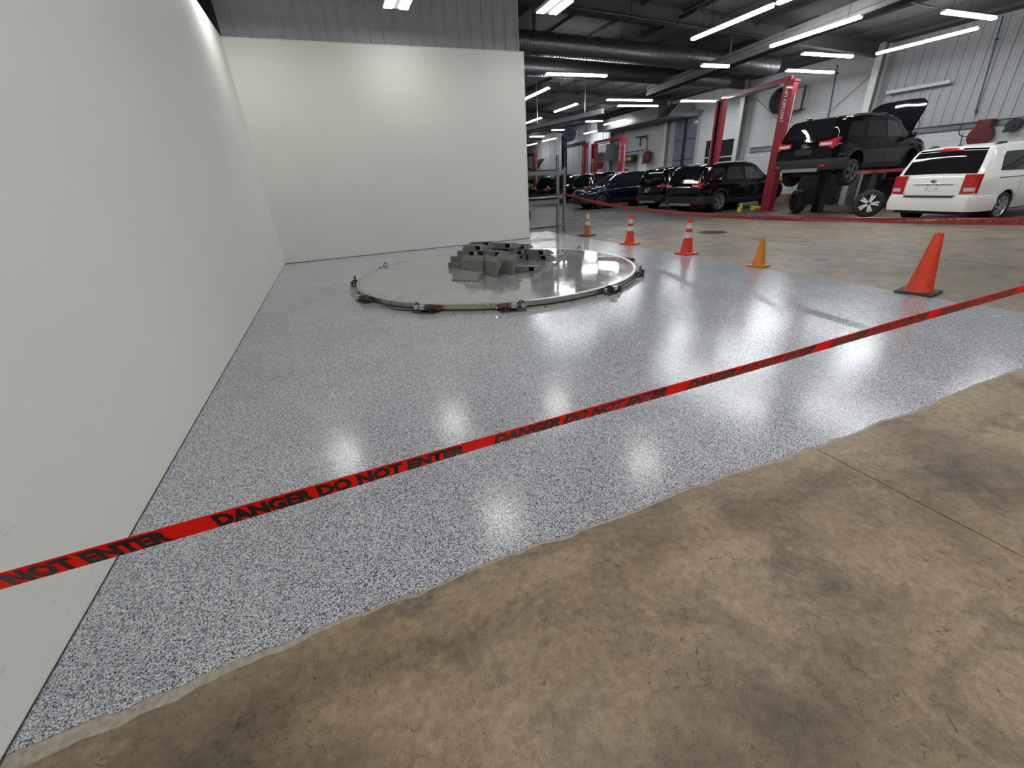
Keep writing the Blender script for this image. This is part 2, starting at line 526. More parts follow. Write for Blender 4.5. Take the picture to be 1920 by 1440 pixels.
# pale ground strip along the coating edges
m = MB()
rows = []
lo = []
for x, y in front:
    wd = 0.010 + (0.055 * max(0.0, (-0.25 - x)) if x < -0.25 else 0.0) + rnd.uniform(0, 0.006)
    lo.append((x, y - wd))
m.grid([[(x, y, 0.0021) for x, y in front], [(x, y, 0.0008) for x, y in lo]])
structure(m.build('trim_1', M['grind']))
m = MB()
side = []
for k in range(70):
    y = FY + (12.95 - FY) * k / 69
    side.append((CX1 + 0.012 + rnd.uniform(0, 0.012), y))
m.grid([[(CX1 - 0.001, y, 0.0021) for x, y in side], [(x, y, 0.0008) for x, y in side]])
structure(m.build('trim_2', M['grind']))

# walls of the coated bay
wl = MB().box((XL - 0.05, 3.9, 2.19), (0.10, 15.84, 4.385)).build('wall_left', M['white'])
structure(wl)
wb = MB().box(((XL + 5.245) / 2, YB + 0.05, 2.19), (5.245 - XL, 0.10, 4.365)).build('wall_back', M['white'])
structure(wb)
structure(MB().box((XL + 0.0025, 5.0, 0.004), (0.005, 13.4, 0.008)).build('baseboard_left', M['seal']))
structure(MB().box(((XL + 5.24) / 2, YB - 0.006, 0.007), (5.24 - XL, 0.012, 0.014)).build('baseboard_back', M['seal']))
structure(MB().box((5.249, YB + 0.05, 2.19), (0.010, 0.11, 4.38)).build('trim_3', mat('cream_edge_cap', (0.60, 0.59, 0.50), 0.45)))
structure(MB().box(((XL + 5.25) / 2, YB + 0.045, 4.379), (5.25 - XL, 0.12, 0.014)).build('trim_4', M['white']))

def siding_panel(wd, h, mm, parent, name='panel'):
    """one corrugated sheet: flat pan with a raised seam rib at each edge and two shallow pencil ribs; local x along wall, y out, z up"""
    p = [(0, 0), (0, 0.030), (0.016, 0.038), (0.030, 0.030), (0.036, 0.0), (wd * 0.36, 0.0), (wd * 0.38, 0.006), (wd * 0.40, 0.0),
         (wd * 0.66, 0.0), (wd * 0.68, 0.006), (wd * 0.70, 0.0), (wd - 0.001, 0.0)]
    mm_ = MB()
    mm_.grid([[(x, y, 0) for x, y in p], [(x, y, h) for x, y in p]])
    mm_.grid([[(x, -0.02, 0) for x, y in p], [(x, -0.02, h) for x, y in p]])
    mm_.grid([[(x, y, 0) for x, y in p], [(x, -0.02, 0) for x, y in p]])
    return mm_.build(name, mm, parent)

ub = MB().box((1.97, 12.06, 6.0), (6.52, 0.06, 3.6)).build('wall_back_upper', M['siding'])
structure(ub)
pn = siding_panel(0.2964, 2.4, M['siding'], ub)
pn.rotation_euler = (0, 0, PI)
nb = 22
for k in range(nb):
    o = pn if k == 0 else pn.copy()
    if k: C.objects.link(o)
    o.location = (-1.29 + 0.2964 * (k + 1), 12.01, 4.2)
structure(MB().box((5.235, 12.03, 5.6), (0.03, 0.10, 2.8)).build('trim_5', M['siding']))
ulw = MB().box((-1.62, 4.0, 5.6), (0.06, 16.2, 2.8)).build('wall_left_upper', M['siding'])
structure(ulw)
structure(MB().box((-1.45, 11.98, 5.2), (0.32, 0.06, 1.9)).build('trim_6', M['dark_steel']))
structure(MB().box((-1.62, 4.0, 2.1), (0.06, 16.2, 4.2)).build('wall_left_back', M['siding']))

# right hand wall of the workshop
wr = MB().box((XW + 0.15, 26, 3.4), (0.3, 64, 6.8)).build('wall_right', M['white_steel'])
structure(wr)
MB().box((XW - 0.04, 24.0, 2.25), (0.08, 10.6, 4.5)).build('block_face', M['block'], wr)
MB().box((XW - 0.04, 3.5, 1.2), (0.08, 19.0, 2.42)).build('block_face', M['block'], wr)
MB().box((XW - 0.04, 15.8, 1.15), (0.08, 5.6, 2.3)).build('block_face', M['block'], wr)
sp_ = siding_panel(0.3048, 3.0, M['siding_white'], wr)
sp_.rotation_euler = (0, 0, PI / 2)
k0 = 0
for k in range(51):
    o = sp_ if k == 0 else sp_.copy()
    if k: C.objects.link(o)
    o.location = (XW - 0.03, -2.7 + 0.3048 * k, 2.5)
sp2 = siding_panel(0.914, 4.2, M['siding_white'], wr)
sp2.rotation_euler = (0, 0, PI / 2)
for k in range(29):
    o = sp2 if k == 0 else sp2.copy()
    if k: C.objects.link(o)
    o.location = (XW - 0.03, 29.4 + 0.914 * k, 1.9)
structure(MB().box((20.0, -6.1, 3.2), (42.0, 0.2, 6.5)).build('wall_front', M['rail']))
structure(MB().box((12.0, 58.0, 3.2), (28.0, 0.2, 6.5)).build('wall_far', M['siding_white']))

# girts on the right wall
def girt(nm, y0, y1, z, h=0.10, x=XW - 0.10):
    o = MB().box((x, (y0 + y1) / 2, z + h * 0.42), (0.12, y1 - y0, 0.025)).box((x + 0.03, (y0 + y1) / 2, z), (0.03, y1 - y0, h)) \
        .box((x, (y0 + y1) / 2, z - h * 0.42), (0.12, y1 - y0, 0.02)).build(nm, M['galv'])
    return structure(o)
girt('trim_7', -3, 12.4, 2.44, 0.20)
girt('trim_8', 13.1, 18.3, 2.36, 0.22)
# wall columns: tapered pale frames
def column(nm, y, wd, top, depth=0.48):
    o = structure(MB().box((XW - depth, y, top / 2), (0.03, wd * 0.6, top)).box((XW - 0.10, y, top / 2), (0.03, wd * 0.6, top)).build(nm, M['white_steel']))
    MB().box((XW - depth / 2 - 0.05, y, top / 2), (depth - 0.12, 0.03, top)).build('web', M['column_web'], o)
    return o
column('column_1', 18.9, 0.42, 5.5)
column('column_2', 12.85, 0.42, 5.5)
column('column_3', 24.5, 0.42, 5.5)
column('column_4', 6.2, 0.42, 5.5)
column('column_5', 30.6, 0.42, 5.5)
# diagonal rod braces
structure(MB().cyl((XW - 0.14, 18.4, 4.62), (XW - 0.14, 15.6, 2.5), 0.013, seg=6).build('trim_9', M['dark_steel']))
structure(MB().cyl((XW - 0.14, 14.6, 3.42), (XW - 0.14, 13.1, 4.64), 0.013, seg=6).build('trim_10', M['dark_steel']))
# long light bracket shelf on the siding
tag(MB().box((XW - 0.16, 11.4, 3.80), (0.26, 1.95, 0.03)).box((XW - 0.28, 11.4, 3.84), (0.02, 1.95, 0.10)).build('wall_bracket', M['white_steel']),
    'long thin white steel bracket high on the ribbed wall above the white minivan', 'bracket')

# overhead bay door with dark centre strut
bd = empty('door_1', (XW - 0.10, 23.05, 0))
structure(bd)
MB().box((0, 0, 2.25), (0.06, 2.0, 4.4)).build('door_leaf', M['doorblue'], bd)
for yy in (-1.0, 1.0):
    MB().box((-0.02, yy, 2.25), (0.12, 0.14, 4.5)).build('jamb', M['grey_panel'], bd)
MB().box((-0.09, 0.02, 2.2), (0.10, 0.10, 4.4)).build('strut', M['black'], bd)
for zz in (1.1, 2.2, 3.3):
    MB().box((-0.04, 0, zz), (0.02, 1.9, 0.03)).build('section_joint', M['dark_steel'], bd)
MB().box((-0.12, 0, 4.52), (0.45, 2.2, 0.30)).build('door_hood', M['galv'], bd)
# office windows behind the red lift post
def window(nm, y0, y1, z0, z1):
    e = empty(nm, (XW - 0.10, (y0 + y1) / 2, z0))
    structure(e)
    wd, h = y1 - y0, z1 - z0
    MB().box((0.01, 0, h / 2), (0.03, wd, h)).build('pane', M['window_dark'], e)
    f = MB()
    for yy in (-wd / 2, wd / 2):
        f.box((-0.02, yy, h / 2), (0.06, 0.06, h + 0.06))
    for zz in (0, h * 0.54, h):
        f.box((-0.02, 0, zz), (0.06, wd, 0.06))
    f.build('window_frame', M['white_steel'], e)
window('window_1', 19.25, 20.25, 1.15, 3.02)
window('window_2', 20.95, 21.35, 1.15, 3.06)

# ------------------------------------------------------------------ ceiling, rafters, pipes, ducts
SL = -0.0445
def zc(x): return 5.47 + SL * (x - 21.0)
m = MB()
m.quad((-2.2, -6.2, zc(-2.2)), (21.3, -6.2, zc(21.3)), (21.3, 58, zc(21.3)), (-2.2, 58, zc(-2.2)))
m.quad((-2.2, -6.2, zc(-2.2) + .2), (21.3, -6.2, zc(21.3) + .2), (21.3, 58, zc(21.3) + .2), (-2.2, 58, zc(-2.2) + .2))
structure(m.build('ceiling', M['ceil']))
ang = Matrix.Rotation(math.atan(-SL), 4, 'Y')
def rafter(nm, y, h):
    x0, x1 = -1.6, 20.9
    mm_ = MB()
    for zz in (-0.02, -h):
        mm_.prism([(x0, zc(x0) + zz), (x1, zc(x1) + zz), (x1, zc(x1) + zz + 0.02), (x0, zc(x0) + zz + 0.02)], 0.2, rot=Matrix.Rotation(PI / 2, 4, 'X'), c=(0, y + 0.1, 0))
    mm_.prism([(x0, zc(x0) - h), (x1, zc(x1) - h), (x1, zc(x1)), (x0, zc(x0))], 0.02, rot=Matrix.Rotation(PI / 2, 4, 'X'), c=(0, y + 0.01, 0))
    structure(mm_.build(nm, M['ceil']))
for i, y in enumerate((6.2, 12.95, 18.9, 24.5, 30.6, 37.0, 43.0)):
    rafter('beam_%d' % (i + 1), y, 0.42)
for i in range(14):
    x = 0.6 + 1.5 * i
    structure(MB().box((x, 26, zc(x) - 0.05), (0.05, 64, 0.10)).build('purlin_%d' % (i + 1), M['ceil']))

def pipe(label, pts, r, nm='sprinkler_pipe', mt='dark_steel', hang=(), clips=()):
    e = empty(nm, pts[0], 0, label, 'pipe')
    b = Vector(pts[0])
    MB().tube([Vector(p) - b for p in pts], r, 8).build('pipe_run', M[mt], e)
    for h in clips:
        h = Vector(h) - b
        MB().box((h.x + 0.033, h.y, h.z), (0.08, 0.07, 0.04)).build('clip', M['dark_steel'], e)
    for h in hang:
        h = Vector(h) - b
        MB().cyl(h, (h.x, h.y, zc(h.x + b.x) - b.z), 0.012, seg=6).build('hanger', M[mt], e)
    return e
pipe('dark sprinkler main running away from the camera under the dark roof', [(11.0, 10, 5.70), (11.0, 15.0, 5.70)], 0.055, hang=[(11, 11, 5.7), (11, 13.2, 5.7), (11, 14.8, 5.7)])
pipe('dark branch pipe crossing above the nearest spiral duct', [(4.6, 12.62, 5.72), (8.0, 12.62, 5.57), (14.2, 12.62, 5.30)], 0.035, hang=[(6, 12.62, 5.66), (9, 12.62, 5.5), (12, 12.62, 5.4)])
pipe('thin dark conduit crossing below the roof above the strip lights', [(8.0, 9.6, 5.75), (17.2, 9.6, 5.35)], 0.022, hang=[(9, 9.6, 5.7), (13, 9.6, 5.53), (16, 9.6, 5.4)])

def spiral_duct(y, z0, r, x0, x1, label):
    e = empty('spiral_duct', (x0, y, z0), 0, label, 'duct', 'spiral ducts under the roof')
    prof = []
    L = x1 - x0
    nr = int(L / 0.11)
    for k in range(nr):
        t = L * k / nr
        prof += [(r, t), (r, t + 0.088), (r + 0.012, t + 0.094), (r + 0.012, t + 0.104)]
    m_ = MB()
    m_.lathe([(0.001, 0)] + prof + [(r, L), (0.001, L)], 28, rot=Matrix.Rotation(PI / 2, 4, 'Y'))
    m_.build('duct_shell', M['duct'], e, smooth=50)
    t = 1.0
    while t < L:
        zt = zc(x0 + t) - z0
        MB().tube([(t, -0.10, zt), (t, -0.03, r + 0.01), (t, 0.03, r + 0.01), (t, 0.10, zt)], 0.018, 6).build('hanger_strap', M['dark_steel'], e)
        t += 3.2
    e.rotation_euler = (0, math.atan(-SL) * 0.6, 0)
    return e
spiral_duct(14.6, 5.34, 0.30, 5.9, 17.2, 'nearest long round spiral metal duct crossing under the roof')
spiral_duct(17.3, 5.36, 0.27, 6.2, 17.6, 'second round spiral metal duct running behind the nearest one')
# far dark duct near the wall with square cladding
e = empty('plenum_duct', (19.4, 25.6, 4.35), 0, 'dark rectangular duct with a sloping end hung over the far bays', 'duct')
MB().prism([(-0.9, -0.30), (0.9, -0.30), (0.9, 0.35), (-0.9, 0.35)], 6.5, rot=Matrix.Rotation(PI / 2, 4, 'X'), c=(0.4, 4.2, 0.35)).build('duct_shell', M['rail'], e)
MB().prism([(-0.9, -0.30), (0.9, -0.30), (0.9, 0.35), (-0.2, 0.35)], 0.8, rot=Matrix.Rotation(PI / 2, 4, 'X'), c=(0.4, -2.3, 0.35)).build('end_boot', M['galv'], e)
for yy in (-1.5, 1.5, 3.8):
    MB().cyl((0.4, yy, 0.65), (0.4, yy, 1.3), 0.02, seg=6).build('hanger', M['dark_steel'], e)
# vent grille high at the far end of the bay
e = empty('roof_register', (9.6, 18.75, 5.0), 0, 'small dark louvred register hanging behind the two round ducts', 'vent')
MB().box((0, 0, 0), (0.75, 0.05, 0.28)).build('frame', M['dark_steel'], e)
for k in range(6):
    MB().box((0, -0.03, -0.10 + 0.04 * k), (0.66, 0.02, 0.012)).build('louver', M['rail'], e)

# exhaust extraction rails
def rail(p, q, wd, h, label, mt, hang):
    p, q = Vector(p), Vector(q)
    L = (q - p).length
    e = empty('exhaust_rail', p, math.atan2((q - p).y, (q - p).x), label, 'rail')
    prof = [(-wd / 2, 0), (wd / 2, 0), (wd / 2, h * 0.32), (wd * 0.36, h * 0.38), (wd * 0.36, h * 0.72), (wd / 2, h * 0.78), (wd / 2, h), (-wd / 2, h), (-wd / 2, h * 0.78),
            (-wd * 0.36, h * 0.72), (-wd * 0.36, h * 0.38), (-wd / 2, h * 0.32)]
    rot = Matrix(((0, 0, 1, 0), (1, 0, 0, 0), (0, 1, 0, 0), (0, 0, 0, 1)))
    MB().prism(prof, L, rot=rot).build('rail_profile', M[mt], e)
    MB().box((L / 2, 0, -0.012), (L, wd * 0.96, 0.03)).build('seal_strip', M['hole'] if mt == 'exrail' else M['black'], e)
    for t in hang:
        x = (p + (q - p) * t).x
        MB().cyl((L * t, 0, h), (L * t, 0, zc(x) - p.z), 0.02, seg=6).build('hanger', M['alu'], e)
    return e
M['exrail'] = mat('brown_grey_rail', (0.21, 0.20, 0.19), 0.5, 0.2, 0.12, 6)
rail((14.33, 18.4, 4.66), (12.0, 2.6, 4.66), 0.32, 0.32, 'long dark grey exhaust rail slanting across the workshop under the strip lights', 'exrail', (0.015, 0.32, 0.55, 0.8))
rail((11.68, 18.0, 3.94), (10.0, 27.5, 3.94), 0.15, 0.18, 'silver exhaust rail beside the back wall carrying a blue hose reel', 'alu', (0.12, 0.5, 0.9))

# blue hose reel hanging on the silver rail
e = empty('hose_reel', (11.28, 20.2, 3.40), R(-12), 'navy blue exhaust hose reel hanging from the silver rail', 'hose reel')
RX = Matrix.Rotation(PI / 2, 4, 'X')
MB().lathe([(0.05, -0.10), (0.30, -0.10), (0.30, -0.085), (0.10, -0.075), (0.10, 0.075), (0.30, 0.085), (0.30, 0.10), (0.05, 0.10), (0.05, -0.10)], 28, rot=RX).build('drum', M['blue'], e, smooth=40)
for k in range(3):
    MB().lathe([(0.265 + 0.03 * math.cos(a * PI / 4), 0.03 * math.sin(a * PI / 4)) for a in range(9)], 24, rot=RX, c=(0, -0.05 + 0.05 * k, 0)).build('hose_wrap', M['blue'], e, smooth=60)
MB().box((0, 0, 0.44), (0.26, 0.18, 0.15), bev=0.02).build('trolley', M['blue'], e)
MB().box((-0.03, 0.125, 0.20), (0.06, 0.025, 0.44)).box((-0.03, -0.125, 0.20), (0.06, 0.025, 0.44)).build('yoke', M['dark_steel'], e)
MB().tube(bez((0.25, 0, 0.12), (0.42, 0, 0.25), (0.50, 0, 0.42), (0.36, 0, 0.36)), 0.028).build('hose_tail', M['blue'], e)
MB().lathe([(0.0, -0.115), (0.06, -0.115), (0.06, -0.10)], 14, rot=RX).build('hub_cap', M['galv'], e)

# ------------------------------------------------------------------ lamps
def strip_light(a, z, axis, L, label, group, first=[None]):
    """two-lens linear fixture hung on rods; a = midpoint"""
    e = empty('strip_light', (a[0], a[1], z), 0 if axis == 'x' else PI / 2, label, 'ceiling light', group)
    MB().box((0, 0, 0.055), (L, 0.09, 0.05), bev=0.008).build('housing', M['white_steel'], e)
    for s in (-1, 1):
        MB().prism([(-0.065, 0.028), (-0.045, 0.0), (0.045, 0.0), (0.065, 0.028)], L / 2 - 0.05, rot=Matrix(((0, 0, 1, 0), (1, 0, 0, 0), (0, 1, 0, 0), (0, 0, 0, 1))),
                   c=(0.02 if s > 0 else -L / 2 + 0.03, 0, 0)).build('lens', M['lamp_strip'], e)
    for s in (-1, 1):
        x = s * L * 0.36
        wx = a[0] + (x if axis == 'x' else 0)
        MB().cyl((x, 0, 0.08), (x, 0, zc(wx) - z), 0.006, seg=5).build('hanger', M['dark_steel'], e)
    return e
LZ = 4.68
strips = [
    ((10.0, 10.0), 'y', 2.44, 'strip light running away from the camera, first left of the dark rail'),
    ((10.0, 7.7), 'y', 2.0, 'strip light at the top edge of the photo in line with the one beyond it'),
    ((12.34, 9.53, 4.50), 'y', 2.36, 'strip light running beside the dark rail, above the red lift gantry'),
    ((16.2, 11.77), 'x', 2.42, 'broad strip light under the dark rail, middle of three stacked beside it'),
    ((16.1, 8.15), 'x', 2.3, 'strip light nearest the upper right corner of the photo'),
    ((18.1, 13.7), 'x', 2.6, 'strip light directly above the lettered red lift post'),
    ((17.92, 10.05), 'y', 2.6, 'long strip light in front of the ribbed wall, above the open hood'),
    ((8.86, 15.35), 'x', 2.43, 'strip light below the round ducts beside the white back wall'),
    ((14.25, 19.7), 'x', 2.6, 'upper of two strip lights stacked above the silver rail end'),
    ((15.87, 21.2), 'x', 2.5, 'lower of two strip lights stacked above the silver rail end'),
    ((18.55, 19.75), 'x', 2.45, 'strip light touching the far top of the red lift gantry'),
    ((12.0, 21.9), 'y', 2.35, 'strip light running along above the blue hose reel'),
    ((18.6, 27.2), 'y', 2.5, 'slanting strip light over the jib arm on the block wall'),
    ((8.82, 18.6), 'y', 2.4, 'strip light half hidden by the corner of the white back wall'),
    ((16.7, 26.7), 'x', 1.25, 'short strip light right of the blue hose reel'),
    ((11.9, 12.2, 4.36), 'x', 1.10, 'short bright strip light hard under the second round duct'),
    ((16.5, 31.0), 'x', 1.25, 'short strip light left of the blue hose reel'),
    ((12.2, 26.2), 'y', 2.2, 'strip light at the corner of the white wall, above the silver rail'),
    ((19.2, 38.0), 'y', 2.6, 'far strip light running away behind the steel rack upright'),
    ((16.65, 35.1), 'x', 1.3, 'far short strip light over the green car'),
    ((19.5, 42.3), 'y', 2.2, 'farthest strip light, lowest in the photo beside the white wall edge'),
    ((20.2, 32.5), 'y', 2.5, 'strip light over the far red lift posts'),
    ((15.0, 4.6), 'x', 2.44, 'unseen fill strip light added over the minivan side'),  # from here down: unseen fill strips added to brighten the minivan side
    ((12.6, 1.6), 'x', 2.44, 'unseen fill strip light added over the near traffic lane'),
    ((18.0, 2.2), 'x', 2.44, 'unseen fill strip light added near the right wall'),
    ((11.6, 5.6), 'y', 2.44, 'unseen fill strip light added over the lane just past the cones'),
]
for (a, ax, L, lab) in strips:
    strip_light(a, a[2] if len(a) > 2 else LZ, ax, L, lab, 'workshop strip lights')

def bay_light(x, y, label, lm='lamp_bay'):
    e = empty('high_bay_light', (x, y, 4.70), 0, label, 'ceiling light', 'high bay lights over the coated bay')
    MB().box((0, 0, 0.06), (0.50, 0.80, 0.06), bev=0.01).build('housing', M['white_steel'], e)
    for s in (-1, 1):
        MB().box((s * 0.155, 0, 0.024), (0.17, 0.74, 0.016), bev=0.004).build('lens', M[lm], e)
    for sx in (-0.2, 0.2):
        MB().cyl((sx, 0.3, 0.09), (sx, 0.3, zc(x) - 4.7), 0.005, seg=5).build('hanger', M['dark_steel'], e)
    return e
bay_light(5.20, 9.97, 'twin lens high bay light in front of the spiral duct beside the grey siding edge')
bay_light(2.05, 10.35, 'twin lens high bay light at the top of the grey ribbed wall')
bay_light(-0.93, 10.0, 'twin lens high bay light washing the top of the left white wall')
bay_light(5.72, 6.5, 'high bay light of the second row, above the near right of the turntable', 'lamp_mid')
bay_light(1.96, 6.25, 'high bay light of the second row, above the near edge of the turntable', 'lamp_mid')
bay_light(1.3, 2.3, 'added unseen fill light overhead of the camera, nearest the left white wall', 'lamp_fill')  # from here down: unseen fill lights added for the floor and left wall
bay_light(4.4, 2.1, 'added unseen fill light overhead, above the front edge of the coating', 'lamp_fill')
bay_light(2.3, -0.7, 'added unseen fill light just behind the camera', 'lamp_fill')
bay_light(6.3, -0.9, 'added unseen fill light behind the camera, above the traffic lane', 'lamp_fill')
bay_light(0.7, -3.5, 'added unseen fill light farthest behind the camera by the left white wall', 'lamp_fill')
bay_light(4.7, -3.3, 'added unseen fill light farthest behind the camera, in the middle', 'lamp_fill')

# ------------------------------------------------------------------ turntable
TC = Vector((2.60, 7.32, 0.0))
TR, TZ = 2.455, 0.10
tt = empty('turntable', TC, 0, 'large round stainless vehicle turntable sunk on the flake floor', 'turntable')
MB().lathe([(TR - 0.25, 0.0), (TR - 0.25, 0.014), (TR + 0.115, 0.014), (TR + 0.125, 0.004), (TR + 0.125, 0.0)], 96).build('base_ring', M['plate'], tt, smooth=30)
MB().lathe([(0.0, 0.005), (0.0, 0.03), (TR - 0.07, 0.03), (TR - 0.07, 0.005)], 96).build('undercarriage', M['hole'], tt)
MB().lathe([(TR - 0.05, TZ - 0.064), (TR, TZ - 0.064), (TR, TZ - 0.003), (TR - 0.004, TZ + 0.001), (TR - 0.055, TZ + 0.001), (TR - 0.055, TZ - 0.01)], 120).build('rim', M['rimband'], tt, smooth=30)
wedge = None
for k in range(10):
    a0 = R(-112 + 36 * k)
    if wedge is None:
        gp = 0.0016
        mm_ = MB()
        pts = [(0.01 * math.cos(R(18)), 0.01 * math.sin(R(18)))]
        rr = TR - 0.057
        n_ = 14
        for j in range(n_ + 1):
            a = R(36) * j / n_
            dx = gp if j == 0 else 0
            da = gp / rr if j == 0 else (-gp / rr if j == n_ else 0)
            pts.append((rr * math.cos(a + da), rr * math.sin(a + da)))
        mm_.prism(pts, 0.012, c=(0, 0, TZ - 0.012))
        wedge = mm_.build('panel', M['steel_top'], tt)
        o = wedge
    else:
        o = wedge.copy()
        C.objects.link(o)
        o.parent = tt
    o.rotation_euler = (0, 0, a0)
for k in range(10):
    a = R(-112 + 36 * k)
    MB().box((0, 0, 0), (0.004, 0.006, 0.063)).build('rim_joint', M['seal'], tt).matrix_local = Matrix.Rotation(a, 4, 'Z') @ Matrix.Translation((TR + 0.0005, 0, TZ - 0.032))
bolt = None
for k in range(40):
    a = R(9 * k + 3)
    if bolt is None:
        bolt = MB().cyl((0, 0, 0), (0, 0, 0.009), 0.012, seg=6).build('anchor_bolt', M['dark_steel'], tt)
        o = bolt
    else:
        o = bolt.copy(); C.objects.link(o); o.parent = tt
    o.location = ((TR + 0.085) * math.cos(a), (TR + 0.085) * math.sin(a), 0.013)

def drive_unit(deg, flip=1, full=True):
    """roller + gear motor bolted beside the rim; local y points outward, x along the rim"""
    a = R(deg)
    m0 = Matrix.Rotation(a - PI / 2, 4, 'Z') @ Matrix.Translation((0, TR + 0.045, 0.012))
    f = flip
    br = MB().box((0, 0.035, 0.006), (0.34, 0.10, 0.012)).box((-0.10 * f, 0.035, 0.04), (0.012, 0.09, 0.07)).box((0.04 * f, 0.035, 0.04), (0.012, 0.09, 0.07)).build('drive_bracket', M['motor'], tt)
    br.matrix_local = m0
    ro = MB().cyl((-0.20 * f, 0.0, 0.045), (-0.12 * f, 0.0, 0.045), 0.042, seg=18).build('roller', M['roller'], br)
    MB().cyl((-0.225 * f, 0.0, 0.045), (-0.20 * f, 0.0, 0.045), 0.016, seg=8).build('axle_nut', M['chrome'], br)
    if full:
        mo = MB().cyl((-0.07 * f, 0.035, 0.055), (0.03 * f, 0.035, 0.055), 0.040, seg=14).cyl((0.03 * f, 0.035, 0.055), (0.05 * f, 0.035, 0.055), 0.046, seg=14)
        for q in range(4):
            mo.cyl(((-0.06 + 0.022 * q) * f, 0.035, 0.055), ((-0.052 + 0.022 * q) * f, 0.035, 0.055), 0.044, seg=14)
        mo.build('motor', M['motor'], br, smooth=40)
        MB().box((0.01 * f, 0.07, 0.075), (0.075, 0.05, 0.06), bev=0.006).build('junction_box', M['silver'], br)
        MB().tube(bez((0.05 * f, 0.03, 0.08), (0.13 * f, 0.03, 0.18), (0.18 * f, 0.0, 0.07), (0.11 * f, -0.01, 0.03)), 0.008).build('hose', M['black'], br)
        MB().box((0.14 * f, 0.01, 0.05), (0.06, 0.02, 0.06)).build('limit_switch', M['chrome'], br)
    else:
        MB().tube(bez((-0.06 * f, 0.02, 0.05), (-0.02 * f, 0.02, 0.20), (0.10 * f, 0.02, 0.17), (0.05 * f, 0.02, 0.04)), 0.009).build('hose', M['black'], br)
    return br
for dg, fp, fu in ((-163, 1, True), (-132.5, 1, True), (-105.5, -1, True), (-69.5, 1, True), (-40, -1, True), (-16, 1, True), (165.5, 1, False), (135, 1, False), (51, -1, False), (23.5, 1, False)):
    drive_unit(dg, fp, fu)
# loose cable along the rim between the first two drives
pts = []
for k in range(15):
    t = k / 14
    a = R(-158 + 27 * t)
    rr = TR + 0.05 + 0.055 * math.sin(PI * t)
    pts.append((rr * math.cos(a), rr * math.sin(a), 0.025 + 0.10 * math.exp(-((t - 0.22) / 0.14) ** 2)))
MB().tube(pts, 0.008).build('cable', M['black'], tt)
pts = []
for k in range(15):
    t = k / 14
    a = R(-66 + 24 * t)
    rr = TR + 0.06 + 0.03 * math.sin(2 * PI * t)
    pts.append((rr * math.cos(a), rr * math.sin(a), 0.022 + 0.02 * math.sin(PI * t)))
MB().tube(pts, 0.008).build('cable', M['black'], tt)

# ------------------------------------------------------------------ pile of ramp segments
def ramp_proto():
    """trapezoid ramp wedge: tall edge (y=0) faces -y, slopes down to a thin lip at y=D"""
    e = empty('ramp_segment')
    H, D, w0, w1, lip = 0.100, 0.30, 0.215, 0.235, 0.012
    mm_ = MB()
    # outer shell with a rectangular pocket in the tall face
    p0, p1, pz0, pz1, pd = 0.045, 0.135, 0.020, 0.084, 0.07
    def col(x, y, z): return (x, y, z)
    mm_.quad((-w0, 0, 0), (p0, 0, 0), (p0, 0, H), (-w0, 0, H))
    mm_.quad((p1, 0, 0), (w0, 0, 0), (w0, 0, H), (p1, 0, H))
    mm_.quad((p0, 0, 0), (p1, 0, 0), (p1, 0, pz0), (p0, 0, pz0))
    mm_.quad((p0, 0, pz1), (p1, 0, pz1), (p1, 0, H), (p0, 0, H))
    mm_.quad((-w0, 0, H), (w0, 0, H), (w0, 0.10, H), (-w0, 0.10, H))
    mm_.quad((-w0, 0.10, H), (w0, 0.10, H), (w1, D, lip), (-w1, D, lip))
    mm_.quad((-w1, D, 0), (w1, D, 0), (w1, D, lip), (-w1, D, lip))
    mm_.b.faces.new([mm_.b.verts.new(q) for q in ((-w0, 0, 0), (-w0, 0, H), (-w0, 0.10, H), (-w1, D, lip), (-w1, D, 0))])
    mm_.b.faces.new([mm_.b.verts.new(q) for q in ((w0, 0, 0), (w0, 0, H), (w0, 0.10, H), (w1, D, lip), (w1, D, 0))])
    mm_.quad((-w0, 0, 0), (w0, 0, 0), (w1, D, 0), (-w1, D, 0))
    mm_.build('shell', M['ramp'], e)
    MB().quad((p0, pd, pz0), (p1, pd, pz0), (p1, pd, pz1), (p0, pd, pz1)).quad((p0, 0, pz0), (p1, 0, pz0), (p1, pd, pz0), (p0, pd, pz0)) \
        .quad((p0, 0, pz1), (p1, 0, pz1), (p1, pd, pz1), (p0, pd, pz1)).quad((p0, 0, pz0), (p0, pd, pz0), (p0, pd, pz1), (p0, 0, pz1)) \
        .quad((p1, 0, pz0), (p1, pd, pz0), (p1, pd, pz1), (p1, 0, pz1)).build('pocket', M['hole'], e)
    tb = MB().box((0.176, -0.005, 0.052), (0.058, 0.010, 0.068)).build('lock_tab', M['grey_panel'], e)
    MB().cyl((0.176, -0.010, 0.052), (0.176, -0.015, 0.052), 0.010, seg=8).build('bolt_head', M['black'], tb)
    for s, ww in ((-1, 0.212), (1, 0.212)):
        for y in (0.06, 0.15):
            MB().cyl((s * ww, y, 0.03), (s * (ww + 0.006), y, 0.03), 0.014, seg=8).build('side_boss', M['black'], e)
    MB().box((0, 0.19, 0.0605), (0.10, 0.03, 0.004), rot=Matrix.Rotation(-math.atan2(0.088, 0.2), 4, 'X')).build('cast_mark', M['ramp'], e)
    return e
proto = ramp_proto()
seg_list = []
